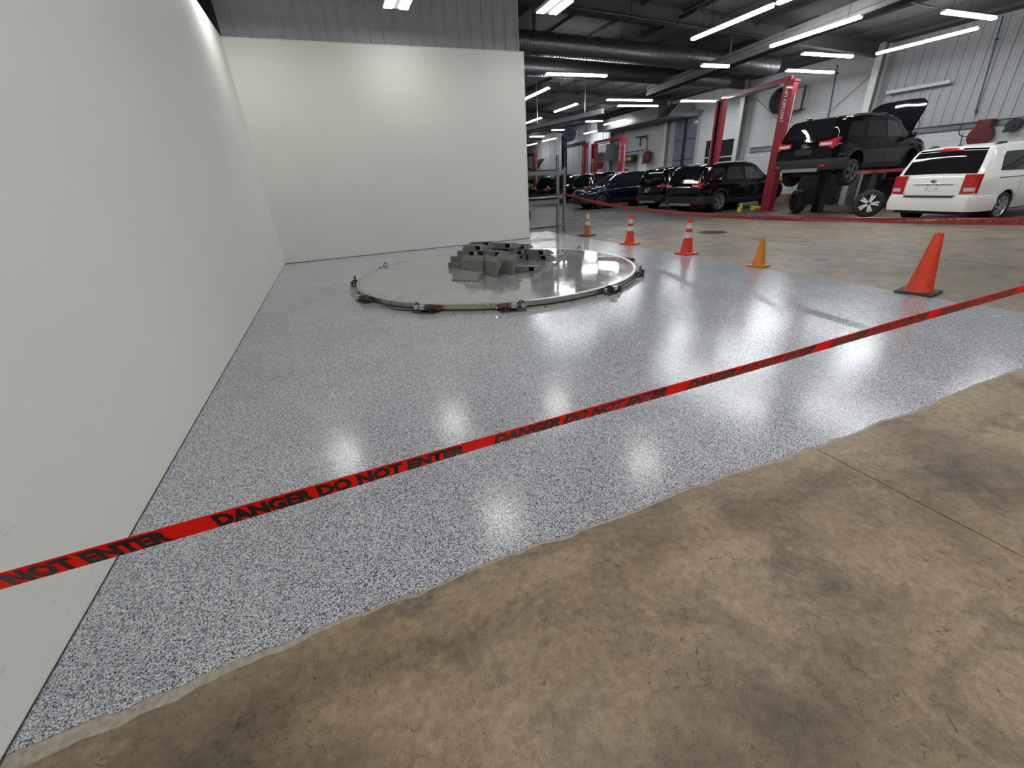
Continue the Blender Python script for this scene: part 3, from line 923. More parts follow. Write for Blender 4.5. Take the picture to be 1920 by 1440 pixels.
# (x, y, z, rz, rx, ry, label)
T0 = TZ + 0.001
A48 = R(-48)
seg = [
    # front row, left stack: tall faces toward the camera's left
    (2.00, 7.78, T0, A48 + 0.02, 'grey ramp segment at the bottom of the left stack, resting on the steel'),
    (2.06, 7.83, T0 + 0.101, A48 - 0.06, 'grey ramp segment second from the bottom of the left stack'),
    (2.19, 7.73, T0 + 0.202, A48 + 0.05, 'grey ramp segment second from the top of the left stack'),
    (2.29, 7.64, T0 + 0.303, A48 - 0.02, 'grey ramp segment on top of the left stack, pocket showing'),
    # back row, left
    (2.30, 8.08, T0, A48, 'grey ramp segment on the steel behind the left stack'),
    (2.33, 8.10, T0 + 0.101, A48 + 0.07, 'grey ramp segment lying on the one behind the left stack'),
    (2.38, 8.06, T0 + 0.202, A48 - 0.04, 'grey ramp segment third up behind the left stack'),
    (2.55, 7.98, T0 + 0.303, A48 + 0.30, 'grey ramp segment topmost of all, turned against the ones below'),
    # front row, centre stack
    (2.46, 7.50, T0, A48 - 0.04, 'grey ramp segment at the bottom of the centre stack'),
    (2.47, 7.52, T0 + 0.101, A48 + 0.02, 'grey ramp segment second up in the centre stack, pocket showing'),
    (2.56, 7.35, T0 + 0.202, A48 - 0.05, 'grey ramp segment on top of the centre stack'),
    # back row, right stack
    (2.94, 7.66, T0, A48 + 0.03, 'grey ramp segment at the bottom of the right stack'),
    (2.86, 7.66, T0 + 0.101, A48 - 0.05, 'grey ramp segment second up in the right stack'),
    (2.82, 7.62, T0 + 0.202, A48 + 0.02, 'grey ramp segment third up in the right stack, bolt tab pale'),
    (2.82, 7.50, T0 + 0.303, A48 - 0.04, 'grey ramp segment on top of the right stack'),
    # front pieces
    (2.00, 6.83, T0, A48 + PI, 'flat grey ramp segment lying face up nearest the camera'),
    (2.90, 6.66, T0, R(-37), 'lone grey ramp segment lying at the right of the pile'),
    # behind on the right
    (3.24, 7.94, T0, A48 + 0.04, 'grey ramp segment on the steel at the back right of the pile'),
    (3.22, 7.92, T0 + 0.101, A48 - 0.05, 'grey ramp segment lying on the back right one'),
    (3.57, 7.57, T0, A48 + 0.05, 'grey ramp segment on the steel at the far right end of the pile'),
    (3.53, 7.58, T0 + 0.101, A48 - 0.04, 'grey ramp segment on top at the far right end of the pile'),
    (3.25, 7.87, T0 + 0.202, A48 + 0.12, 'grey ramp segment third up at the back right of the pile'),
]
for k, (x, y, z, rz, lab) in enumerate(seg):
    o = proto if k == 0 else copy_tree(proto)
    o.location = (x, y, z)
    o.rotation_euler = (0, 0, rz)
    tag(o, lab, 'ramp', 'ramp segments piled on the turntable')
    seg_list.append(o)
# pieces leaning against the stacks: thin lip down, slope face toward the camera
for (x, y, rz, tilt, lab) in (
    (2.06, 7.12, A48, 50, 'grey ramp segment leaning steeply, its plain face toward the camera'),
    (2.28, 6.82, A48 - 0.55, 56, 'grey ramp segment leaning edge on beside the plain one'),
    (2.53, 6.80, A48 - 0.30, 52, 'grey ramp segment leaning beside the lone right one'),
):
    o = copy_tree(proto)
    o.matrix_world = Matrix.Translation((x, y, T0)) @ Matrix.Rotation(rz, 4, 'Z') @ Matrix.Rotation(R(tilt), 4, 'X') @ Matrix.Rotation(PI, 4, 'Z') @ Matrix.Translation((0, -0.30, 0))
    tag(o, lab, 'ramp', 'ramp segments piled on the turntable')
    seg_list.append(o)

# ------------------------------------------------------------------ cones
def cone(name, loc, h, r0, r1, base, basem, bodym, bands, label, lean=0.0, rz=0.3, square=True):
    e = empty(name, loc, rz, label, 'cone')
    t = 0.032
    MB().box((0, 0, t / 2), (base, base, t), bev=0.010).build('base', M[basem], e)
    def rad(z): return r0 + (r1 - r0) * (z - t) / (h - t)
    prof = [(rad(t) + 0.012, t - 0.002), (rad(t) + 0.004, t + 0.012)]
    for k in range(1, 9):
        z = t + (h - t) * k / 8
        prof.append((rad(z), z))
    prof += [(rad(h) - 0.006, h + 0.004), (rad(h) - 0.010, h - 0.01), (rad(h) - 0.010, h - 0.06), (0.001, h - 0.06)]
    MB().lathe(prof, 28).build('body', M[bodym], e, smooth=40)
    for (z0, z1, bm) in bands:
        z0, z1 = z0 * h, z1 * h
        MB().lathe([(rad(z0), z0), (rad(z0) + 0.003, z0 + 0.001), (rad(z1) + 0.003, z1 - 0.001), (rad(z1), z1)], 28).build('band', M[bm], e, smooth=40)
    e.rotation_euler = (0, lean, rz)
    return e
cone('traffic_cone', (6.56, 2.90, 0), 0.70, 0.130, 0.042, 0.37, 'rubber', 'orangered', [], 'plain red orange cone on a thick dark square base, nearest the camera', rz=0.18)
cone('traffic_cone', (6.52, 5.14, 0), 0.45, 0.100, 0.030, 0.27, 'coneorange', 'coneorange', [], 'short plain amber orange cone', rz=0.15)
bands = [(0.46, 0.62, 'reflect'), (0.71, 0.86, 'reflect')]
cone('traffic_cone', (6.54, 6.83, 0), 0.69, 0.120, 0.030, 0.34, 'conered', 'conered', bands, 'red cone with two white bands beside the amber cone', rz=0.1)
cone('traffic_cone', (6.56, 8.74, 0), 0.67, 0.115, 0.030, 0.34, 'conered', 'conered', bands, 'red cone with two white bands between the other banded cones', rz=0.1)
cone('traffic_cone', (6.74, 10.98, 0), 0.63, 0.105, 0.032, 0.36, 'rubber', 'coneold', [(0.46, 0.63, 'cream'), (0.70, 0.95, 'cream')], 'faded old orange cone with cream bands by the steel rack', rz=0.2)

# ------------------------------------------------------------------ steel rack behind the white wall
rk = empty('steel_rack', (6.40, 12.12, 0), 0, 'grey steel rack frame standing just past the end of the white wall', 'rack')
for (x, y, h) in ((0.0, 0.0, 2.14), (0.41, 0.34, 1.82), (-2.3, 0.0, 2.1), (-2.3, 0.5, 1.8)):
    MB().box((x, y, h / 2), (0.075, 0.02, h)).box((x - 0.03, y + 0.03, h / 2), (0.015, 0.06, h)).box((x + 0.03, y + 0.03, h / 2), (0.015, 0.06, h)).build('upright', M['rackgrey'], rk)
MB().cyl((0.0, 0.03, 2.1), (0.0, 0.03, 2.58), 0.022, seg=8).build('conduit_stub', M['white_steel'], rk)
for z, h in ((1.70, 0.13), (1.08, 0.05), (0.93, 0.14), (0.20, 0.07)):
    MB().box((-1.15, -0.015, z), (2.32, 0.03, h)).box((-1.15, 0.0, z + h / 2 - 0.01), (2.32, 0.06, 0.02)).build('beam', M['rackgrey'], rk)
for z in (1.70, 1.03, 0.22):
    o = MB().box((0.265, 0, 0), (0.53, 0.03, 0.11)).build('end_brace', M['rackgrey'], rk)
    o.location = (0.0, 0.02, z)
    o.rotation_euler = (0, 0, math.atan2(0.34, 0.41))
MB().box((-1.15, 0.25, 1.03), (2.3, 0.5, 0.02)).build('shelf_panel', M['rackgrey'], rk)
# little dark hinge box on the far side of the white wall
tag(MB().box((5.29, 11.80, 0.62), (0.05, 0.10, 0.22), bev=0.01).build('wall_latch', M['black']), 'small black latch box on the end of the white wall', 'latch')

# ------------------------------------------------------------------ barricade tape
def text_mesh(body, size, bold=0.0):
    cu = bpy.data.curves.new('txt', 'FONT')
    cu.body = body
    cu.size = size
    cu.offset = bold
    cu.resolution_u = 2
    ob = bpy.data.objects.new('txt', cu)
    C.objects.link(ob)
    bpy.context.view_layer.update()
    dg = bpy.context.evaluated_depsgraph_get()
    me = bpy.data.meshes.new_from_object(ob.evaluated_get(dg))
    bpy.data.objects.remove(ob)
    return me

def lettering(name, body, m, parent, length, height, mapper, bold=0.012, mirror=False, flip=False):
    """flat letters cut into strips and wrapped on a surface through mapper(u, v) with u in 0..length, v in 0..height"""
    me = text_mesh(body, 1.0, bold)
    xs_ = [v.co.x for v in me.vertices]
    ys_ = [v.co.y for v in me.vertices]
    x0, x1, y0, y1 = min(xs_), max(xs_), min(ys_), max(ys_)
    for v in me.vertices:
        u = (v.co.x - x0) / (x1 - x0) * length
        if mirror:
            u = length - u
        v.co = mapper(u, (v.co.y - y0) / (y1 - y0) * height)
    me.materials.append(m)
    o = bpy.data.objects.new(name, me)
    C.objects.link(o)
    if parent: o.parent = parent
    return o

TW = 0.076
def tape_front(x, v):
    """front tape: runs along X; v across 0..1; lies nearly flat, rolling slightly along its length"""
    t = (x + 1.27) / 8.2
    z = 0.648 + 0.0215 * (x + 1.0) + 0.003 * math.sin(3 * x) - 0.006 * math.sin(PI * t)
    a = R(114.0 + 4.0 * math.sin(1.3 * x + 0.4) + 2 * math.sin(4.1 * x))
    c = (v - 0.5) * TW * (0.94 if x > 2.2 else 1.0)
    arch = 0.0012 * (1 - (2 * v - 1) ** 2)
    return Vector((x, 1.2 + c * math.cos(a) - arch, z + c * math.sin(a)))
tf = empty('barricade_tape', (-1.27, 1.2, 0.64), 0, 'red barricade tape with black lettering stretched across the near foreground', 'tape')
tfb = Vector(tf.location)
m = MB()
N = 260
for dz in (0.0, 0.0008):
    m.grid([[tape_front(-1.268 + 8.17 * k / N, j / 6) - tfb + Vector((0, dz, 0)) for j in range(7)] for k in range(N + 1)])
m.build('film', M['tape'], tf, smooth=60)
s0 = -1.376
k = 0
while s0 < 6.2:
    a, L = s0, 0.765
    if a > -1.26:
        lettering('lettering', 'DANGER DO NOT ENTER', M['ink'], tf, L, 0.90, lambda u, v, a=a: tape_front(a + u, 0.05 + v) + Vector((0, -0.0026, -0.0010)) - tfb, bold=0.06)
    else:
        lettering('lettering', 'DO NOT ENTER', M['ink'], tf, 0.48, 0.90, lambda u, v, a=a: tape_front(a + 0.285 + u, 0.05 + v) + Vector((0, -0.0026, -0.0010)) - tfb, bold=0.06)
    s0 += 0.876
    k += 1
MB().box((0.002, 0, 0.006), (0.004, 0.08, 0.10)).build('tape_tab', M['tape'], tf)

BT = [(12.46, 1.10), (11.03, 0.92), (10.0, 0.825), (8.88, 0.762), (7.15, 0.722), (5.86, 0.727), (4.87, 0.750), (4.08, 0.775), (3.44, 0.795), (2.91, 0.816), (2.38, 0.840), (1.8, 0.865), (1.15, 0.888)]
def interp(tab, y):
    for (a, za), (b, zb) in zip(tab, tab[1:]):
        if (a - y) * (b - y) <= 0:
            t = (y - a) / (b - a)
            return za + (zb - za) * t
    return tab[-1][1]
def bz(y):
    return sum(interp(BT, min(12.46, max(1.15, y + d))) for d in (-0.5, -0.25, 0, 0.25, 0.5)) / 5
def tape_back(y, v):
    x = 6.82 + 0.09 * min(1.0, (12.46 - y) / 3.0)
    a = R(6 + 7 * math.sin(1.9 * y) + 14 * math.exp(-((y - 3.6) / 1.3) ** 2))
    c = (v - 0.5) * TW
    bow = 0.006 * (1 - (2 * v - 1) ** 2)
    return Vector((x + c * math.sin(a) - bow, y, bz(y) + c * math.cos(a) - 0.012))
tb = empty('barricade_tape', (6.82, 12.46, 1.10), 0, 'sagging red barricade tape running from the steel rack past the cones, lettering reversed', 'tape')
tbb = Vector(tb.location)
m = MB()
for dx in (0.0, 0.0008):
    m.grid([[tape_back(12.46 - 11.31 * k / N, j / 6) - tbb + Vector((dx, 0, 0)) for j in range(7)] for k in range(N + 1)])
m.build('film', M['tape_back'], tb, smooth=60)
y = 11.9
while y > 2.2:
    # the print is on the far side and shows through reversed
    lettering('lettering', 'DANGER DO NOT ENTER', M['ink_back'], tb, 0.765, 0.70, lambda u, v, y=y: tape_back(y - u, 0.15 + v) + Vector((-0.0016, 0, 0)) - tbb, bold=0.03, mirror=True)
    y -= 0.876
# post that carries the corner of the two tapes, past the frame edge
e = empty('stanchion', (6.93, 1.16, 0), 0, 'steel stanchion holding the corner where both barricade tapes meet', 'stanchion')
MB().lathe([(0.0, 0), (0.17, 0), (0.17, 0.02), (0.05, 0.05), (0.03, 0.06), (0.0, 0.06)], 24).build('base', M['black'], e, smooth=40)
MB().cyl((0, 0, 0.05), (0, 0, 1.0), 0.022, seg=14).build('post', M['alu'], e, smooth=40)
MB().lathe([(0.0, 1.05), (0.03, 1.04), (0.035, 1.0), (0.022, 0.98)], 16).build('cap', M['black'], e, smooth=40)

# ------------------------------------------------------------------ drain cover in the shop floor
dc = empty('drain_cover', (9.45, 9.0, 0.0), 0, 'round dark drain cover set in the concrete beyond the cones', 'drain')
MB().lathe([(0.0, 0.0), (0.0, 0.004), (0.30, 0.004), (0.31, 0.008), (0.36, 0.008), (0.37, 0.0)], 32).build('cover', M['iron'], dc)
for k in range(7):
    MB().box((0, -0.21 + 0.07 * k, 0.006), (0.40 - 0.03 * abs(k - 3), 0.02, 0.006)).build('rib', M['dark_steel'], dc)

# ------------------------------------------------------------------ cars
def lerp_tab(tab, x):
    if x <= tab[0][0]: return tab[0][1]
    for (a, va), (b, vb) in zip(tab, tab[1:]):
        if x <= b:
            t = (x - a) / (b - a) if b > a else 0
            return va + (vb - va) * t
    return tab[-1][1]

class CarShape:
    """x grows from the rear (0) to the front (L); y to the car's left; z up"""
    def __init__(s, L, W, bottom, top, belt, plan, tumble=0.28):
        s.L, s.W, s.bt, s.tp, s.bl, s.pl, s.tb = L, W, bottom, top, belt, plan, tumble
    def sec(s, x):
        wd = lerp_tab(s.pl, x) * s.W / 2
        b, t = lerp_tab(s.bt, x), lerp_tab(s.tp, x)
        bl = min(lerp_tab(s.bl, x), t - 0.05)
        gh = t - bl
        k = min(1.0, gh / 0.35)
        yr = wd * 0.955 - gh * s.tb
        e = 0.085 * k + 0.02
        return [(0, b), (0.78 * wd, b), (0.93 * wd, b + 0.05), (0.985 * wd, b + 0.20), (wd, (b + bl) / 2 + 0.02), (0.992 * wd, bl - 0.10), (0.965 * wd, bl - 0.015),
                (0.945 * wd, bl + 0.012 * k), (yr + 0.012, t - e), (yr - 0.03, t - e * 0.42), (yr - 0.10, t - e * 0.14), (0.5 * yr, t), (0, t + 0.008)]
    def shell(s):
        X = set([0.0, s.L])
        for tab in (s.bt, s.tp, s.bl, s.pl):
            for a, _ in tab: X.add(round(min(max(a, 0), s.L), 3))
        X |= {round(s.L * k / 34, 3) for k in range(35)}
        X = sorted(X)
        X2 = [X[0]]
        for x in X[1:]:
            if x - X2[-1] > 0.012: X2.append(x)
        m_ = MB()
        rows = []
        for x in X2:
            h = s.sec(x)
            ring = [(x, y, z) for y, z in h] + [(x, -y, z) for y, z in h[-2:0:-1]]
            rows.append(ring + ring[:1])
        m_.grid(rows)
        for x, rev in ((X2[0], 1), (X2[-1], 0)):
            h = s.sec(x)
            ring = [(x, y, z) for y, z in h] + [(x, -y, z) for y, z in h[-2:0:-1]]
            m_.b.faces.new([m_.b.verts.new(p) for p in (ring[::-1] if rev else ring)])
        return m_
    def side(s, x, v, sg, off=0.006):
        """point on the glasshouse side: v 0 at the belt, 1 at the roof edge"""
        h = s.sec(x)
        (y0, z0), (y1, z1) = h[7], h[8]
        return (x, sg * (y0 + (y1 - y0) * v + off), z0 + (z1 - z0) * v + off * 0.25)
    def flank(s, x, z, sg, off=0.006):
        h = s.sec(x)[2:9]
        for (y0, z0), (y1, z1) in zip(h, h[1:]):
            if z <= z1 or (y1, z1) == h[-1]:
                t = (z - z0) / (z1 - z0) if z1 > z0 else 0
                return (x, sg * (y0 + (y1 - y0) * t + off), z)
    def deck(s, x, f, off=0.008):
        """point on the upper surface at fraction f (-1..1) of the half width"""
        h = s.sec(x)
        pts = [(h[9][0], h[9][1]), h[10], h[11], h[12]]
        y = abs(f) * h[9][0]
        q = sorted([(a, b) for a, b in pts])
        z = lerp_tab(q, y)
        return (x, math.copysign(y, f), z + off)
    def outline(s, z, x_side=0.9, front=False):
        """plan outline round the rear (or front) at height z, from right side to left"""
        def hw(x):
            return s.flank(x, z, 1, 0)[1]
        L = s.L
        xs_ = [x_side * (1 - k / 16) ** 1.6 for k in range(17)]
        if front: xs_ = [L - x for x in xs_]
        pts = [(x, -hw(x)) for x in xs_]
        n_ = 8
        w0 = hw(xs_[-1])
        mid = [(xs_[-1], -w0 + 2 * w0 * k / n_) for k in range(1, n_)]
        return pts + mid + [(x, hw(x)) for x in xs_[::-1]]

def wrap_strip(s, z0, z1, out, a=0.0, b=1.0, x_side=0.9, front=False, bulge=0.0, zi=None, zf=None):
    """band hugging the car's rear/front outline between arc fractions a..b, raised by out"""
    zm = (z0 + z1) / 2 if zi is None else zi
    pts = [Vector((x, y)) for x, y in s.outline(zm, x_side, front)]
    cum = [0.0]
    for p, q in zip(pts, pts[1:]): cum.append(cum[-1] + (q - p).length)
    T = cum[-1]
    ss = [a * T] + [a * T + (b - a) * T * q / 9 for q in range(1, 9)] * (zf is not None) + [c for c in cum if a * T + 1e-4 < c < b * T - 1e-4] + [b * T]
    ss = sorted(ss)
    def at(u):
        for k in range(len(pts) - 1):
            if u <= cum[k + 1] or k == len(pts) - 2:
                t = (u - cum[k]) / max(1e-6, cum[k + 1] - cum[k])
                return pts[k] + (pts[k + 1] - pts[k]) * t
    rows = []
    for u in ss:
        p = at(u)
        d = (at(min(T, u + 0.02)) - at(max(0, u - 0.02)))
        nrm = Vector((d.y, -d.x)) if not front else Vector((-d.y, d.x)) * -1
        nrm = Vector((d.y, -d.x))
        cen = Vector((s.L / 2, 0))
        if (p - cen).dot(nrm) < 0: nrm = -nrm
        nrm.normalize()
        i = p - nrm * 0.03
        o = p + nrm * out
        om = p + nrm * (out + bulge)
        za, zb = (z0, z1) if zf is None else zf((u / T - a) / (b - a))
        rows.append([(i.x, i.y, za), (o.x, o.y, za), (om.x, om.y, (za + zb) / 2), (o.x, o.y, zb), (i.x, i.y, zb), (i.x, i.y, za)])
    m_ = MB()
    m_.grid(rows)
    for r_ in (rows[0], rows[-1]):
        m_.b.faces.new([m_.b.verts.new(p) for p in r_[:-1]])
    return m_

def wheel_mesh(r, wd):
    t = MB()
    t.lathe([(r * 0.66, -wd / 2), (r * 0.90, -wd / 2 - 0.004), (r * 0.97, -wd * 0.42), (r, -wd * 0.30), (r, wd * 0.30), (r * 0.97, wd * 0.42), (r * 0.90, wd / 2 + 0.004), (r * 0.66, wd / 2), (r * 0.66, -wd / 2)], 32)
    return t
def rim_mesh(r, wd, spokes, twin, dish=0.02):
    """alloy face on the +z side"""
    t = MB()
    z = wd / 2 - 0.01
    t.lathe([(r * 0.67, -wd / 2), (r * 0.68, z + 0.012), (r * 0.645, z + 0.014), (r * 0.60, z - 0.02), (r * 0.58, -wd / 2)], 32)
    t.lathe([(0.001, z - dish + 0.02), (r * 0.10, z - dish + 0.018), (r * 0.15, z - dish - 0.01), (r * 0.15, z - 0.07)], 20)
    return t
def spoke_mesh(r, wd, spokes, twin, dish=0.02):
    t = MB()
    z = wd / 2 - 0.01
    for k in range(spokes):
        a = 2 * PI * k / spokes
        for d in ((-1, 1) if twin else (0,)):
            w0, w1 = r * 0.050, r * (0.070 if twin else 0.085)
            a1 = a + d * (0.16 if twin else 0)
            a0_ = a + d * 0.25
            p0 = Vector((r * 0.11 * math.cos(a0_), r * 0.11 * math.sin(a0_)))
            p1 = Vector((r * 0.63 * math.cos(a1), r * 0.63 * math.sin(a1)))
            u = (p1 - p0).normalized()
            nn = Vector((-u.y, u.x))
            t.prism([tuple(p0 - nn * w0), tuple(p1 - nn * w1), tuple(p1 + nn * w1), tuple(p0 + nn * w0)], 0.025, c=(0, 0, z - 0.018))
    return t
_wheels = {}
def add_wheel(parent, pos, r, wd, sg, style, name='wheel'):
    key = (r, wd, style)
    sp, tw, rm = style
    o = wheel_mesh(r, wd).build(name, M['tyre'], parent, smooth=50)
    rot = Matrix.Rotation(-sg * PI / 2, 4, 'X')
    o.matrix_local = Matrix.Translation(pos) @ rot
    rim_mesh(r, wd, sp, tw).build('rim', M['black'] if rm == 'split' else M[rm], o, smooth=35)
    spoke_mesh(r, wd, sp, tw).build('spokes', M['bright_spoke'] if rm == 'split' else M[rm], o)
    MB().cyl((0, 0, -wd / 2 + 0.02), (0, 0, wd / 2 - 0.09), r * 0.62, seg=24).build('brake_disc', M['dark_steel'], o)
    return o

def car(shape, loc, yaw, paint, label, group=None, axles=(1.0, 3.9), wr=0.37, clad=True, wstyle=(5, True, 'rimgrey'), tail=None, glass='glass', windows=(), rear_glass=None, windshield=None,
        rails=None, cat='car', name='suv', missing=(), wheel_drop=0.0, front_lights=False, rear=True, hood_open=None, arch_r=None):
    s = shape
    e = empty(name, loc, yaw, label, cat, group)
    ar = arch_r or wr + 0.055
    body = s.shell().build('body', M[paint], e)
    cut = MB()
    for ax in axles:
        for sg in (-1, 1):
            cut.cyl((ax, sg * (s.W / 2 - 0.26), wr), (ax, sg * (s.W / 2 + 0.2), wr), ar, seg=36)
    co = cut.build('cutter', M['black'])
    bm_ = body.modifiers.new('b', 'BOOLEAN')
    bm_.operation = 'DIFFERENCE'
    bm_.object = co
    bm_.solver = 'EXACT'
    e_loc = e.matrix_world.copy()
    co.parent = e
    bpy.context.view_layer.update()
    dg = bpy.context.evaluated_depsgraph_get()
    me = bpy.data.meshes.new_from_object(body.evaluated_get(dg))
    body.modifiers.clear()
    body.data = me
    me.polygons.foreach_set('use_smooth', [True] * len(me.polygons))
    me.set_sharp_from_angle(angle=R(28))
    bpy.data.objects.remove(co)
    # wheels and dark wells
    for ai, ax in enumerate(axles):
        for sg in (-1, 1):
            MB().lathe([(0.05, 0), (ar - 0.004, 0), (ar - 0.004, 0.22)], 28, rot=Matrix.Rotation(-sg * PI / 2, 4, 'X'), c=(ax, sg * (s.W / 2 - 0.255), wr)).build('wheel_well', M['hole'], e)
            if (ai, sg) in missing: continue
            add_wheel(e, (ax, sg * (s.W / 2 - 0.135), wr - wheel_drop), wr, 0.235, sg, wstyle)
    if clad:
        for ax in axles:
            for sg in (-1, 1):
                pr = MB()
                rows = []
                for k in range(25):
                    a = R(-12 + 204 * k / 24)
                    row = []
                    for rr, of in ((ar - 0.005, 0.004), (ar + 0.002, 0.022), (ar + 0.07, 0.018), (ar + 0.075, 0.002)):
                        px, pz = ax + rr * math.cos(a), wr + rr * math.sin(a)
                        pz = max(pz, lerp_tab(s.bt, px) + 0.055)
                        row.append(s.flank(px, pz, sg, of))
                    rows.append(row)
                pr.grid(rows).build('arch_trim', M['clad'], e, smooth=50)
        for sg in (-1, 1):
            xa, xb = axles[0] + ar + 0.06, axles[1] - ar - 0.06
            pr = MB()
            pr.grid([[s.flank(xa + (xb - xa) * k / 12, lerp_tab(s.bt, 2) + dz, sg, of) for dz, of in ((0.055, 0.0), (0.06, 0.02), (0.20, 0.018), (0.21, 0.0))] for k in range(13)])
            pr.build('sill_trim', M['clad'], e, smooth=50)
    # windows
    for (poly, gm) in windows:
        for sg in (-1, 1):
            pr = MB()
            xa, xb = min(p[0] for p in poly), max(p[0] for p in poly)
            rows = []
            for k in range(13):
                x = xa + (xb - xa) * k / 12
                lo, hi = [], []
                for (x0, v0), (x1, v1) in zip(poly, poly[1:] + poly[:1]):
                    if abs(x1 - x0) < 1e-6:
                        if abs(x - x0) < 1e-6: lo += [v0, v1]
                        continue
                    t = (x - x0) / (x1 - x0)
                    if -1e-6 <= t <= 1 + 1e-6: lo.append(v0 + (v1 - v0) * t)
                a, b = min(lo), max(lo)
                rows.append([s.side(x, a, sg, -0.012)] + [s.side(x, a + (b - a) * j / 3, sg) for j in range(4)] + [s.side(x, b, sg, -0.012)])
            pr.grid(rows).build('side_window', M[gm], e, smooth=30)
    if rear_glass:
        x0, x1, f0, f1 = rear_glass
        pr = MB()
        pr.grid([[s.deck(x0 + (x1 - x0) * i / 5, (f0 + (f1 - f0) * i / 5) * (2 * j / 10 - 1), 0.012) for j in range(11)] for i in range(6)])
        pr.build('rear_window', M['glass'], e, smooth=40)
    if windshield:
        x0, x1, f = windshield
        pr = MB()
        pr.grid([[s.deck(x0 + (x1 - x0) * i / 6, f * (2 * j / 10 - 1), 0.008) for j in range(11)] for i in range(7)])
        pr.build('windshield', M['glass'], e, smooth=40)
    if rails:
        x0, x1, rm = rails
        for sg in (-1, 1):
            pts = []
            for k in range(11):
                x = x0 + (x1 - x0) * k / 10
                h = s.sec(x)
                lift = 0.045 if 0 < k < 10 else 0.0
                pts.append((x, sg * (h[9][0] - 0.03), h[9][1] + lift))
            MB().tube(pts, 0.018, 6).build('roof_rail', M[rm], e, smooth=60)
    # mirrors
    if windshield:
        xm = windshield[0] - 0.28 if windshield[0] > windshield[1] else windshield[1] - 0.62
        xm = min(windshield[0], windshield[1]) + 0.30
        xm = s.mx if hasattr(s, 'mx') else xm
        for sg in (-1, 1):
            p = s.flank(xm, lerp_tab(s.bl, xm) + 0.02, sg, 0.0)
            MB().box((xm - 0.02, p[1] + sg * 0.14, p[2] + 0.10), (0.10, 0.22, 0.15), bev=0.03).box((xm, p[1] + sg * 0.03, p[2] + 0.03), (0.05, 0.10, 0.04)).build('mirror', M[paint], e, smooth=40)
    for sg in (-1, 1):
        for xh in s.handles if hasattr(s, 'handles') else ():
            p = s.flank(xh, lerp_tab(s.bl, xh) - 0.12, sg, 0.0)
            MB().box((xh, p[1] + sg * 0.02, p[2]), (0.17, 0.03, 0.028), bev=0.008).build('door_handle', M[paint], e)
    # door shut lines
    for sg in (-1, 1):
        for xd in s.doors if hasattr(s, 'doors') else ():
            pr = MB()
            zz = [lerp_tab(s.bt, xd) + 0.22 + (lerp_tab(s.bl, xd) - lerp_tab(s.bt, xd) - 0.24) * k / 6 for k in range(7)]
            pr.grid([[s.flank(xd - 0.006, z, sg, 0.0025), s.flank(xd + 0.006, z, sg, 0.0025)] for z in zz])
            pr.build('door_seam', M['hole'], e)
    return e

SUV = CarShape(4.98, 2.0,
    [(0, 0.42), (0.25, 0.30), (0.6, 0.26), (4.3, 0.24), (4.75, 0.28), (4.98, 0.40)],
    [(0, 1.00), (0.04, 1.10), (0.16, 1.42), (0.24, 1.60), (0.34, 1.685), (0.7, 1.74), (1.5, 1.775), (2.4, 1.775), (2.85, 1.74), (3.1, 1.66), (3.72, 1.20), (3.85, 1.13), (4.4, 1.08), (4.8, 0.98), (4.93, 0.85), (4.98, 0.72)],
    [(0, 1.02), (0.3, 1.10), (1.0, 1.09), (3.6, 1.03), (4.0, 1.0), (4.98, 0.8)],
    [(0, 0.86), (0.05, 0.915), (0.16, 0.965), (0.4, 0.995), (1.2, 1.0), (3.8, 1.0), (4.4, 0.98), (4.75, 0.92), (4.9, 0.84), (4.98, 0.74)], 0.27)
SUV.mx = 3.42
SUV.handles = (1.95, 2.95)
SUV.doors = (1.42, 2.36, 3.45)
suv_windows = (([(0.42, 0.14), (1.18, 0.12), (1.30, 0.84), (0.62, 0.84)], 'glass'),
               ([(1.34, 0.12), (2.28, 0.12), (2.28, 0.86), (1.44, 0.86)], 'glass'),
               ([(2.40, 0.12), (3.42, 0.14), (2.92, 0.84), (2.40, 0.86)], 'glass_side'))

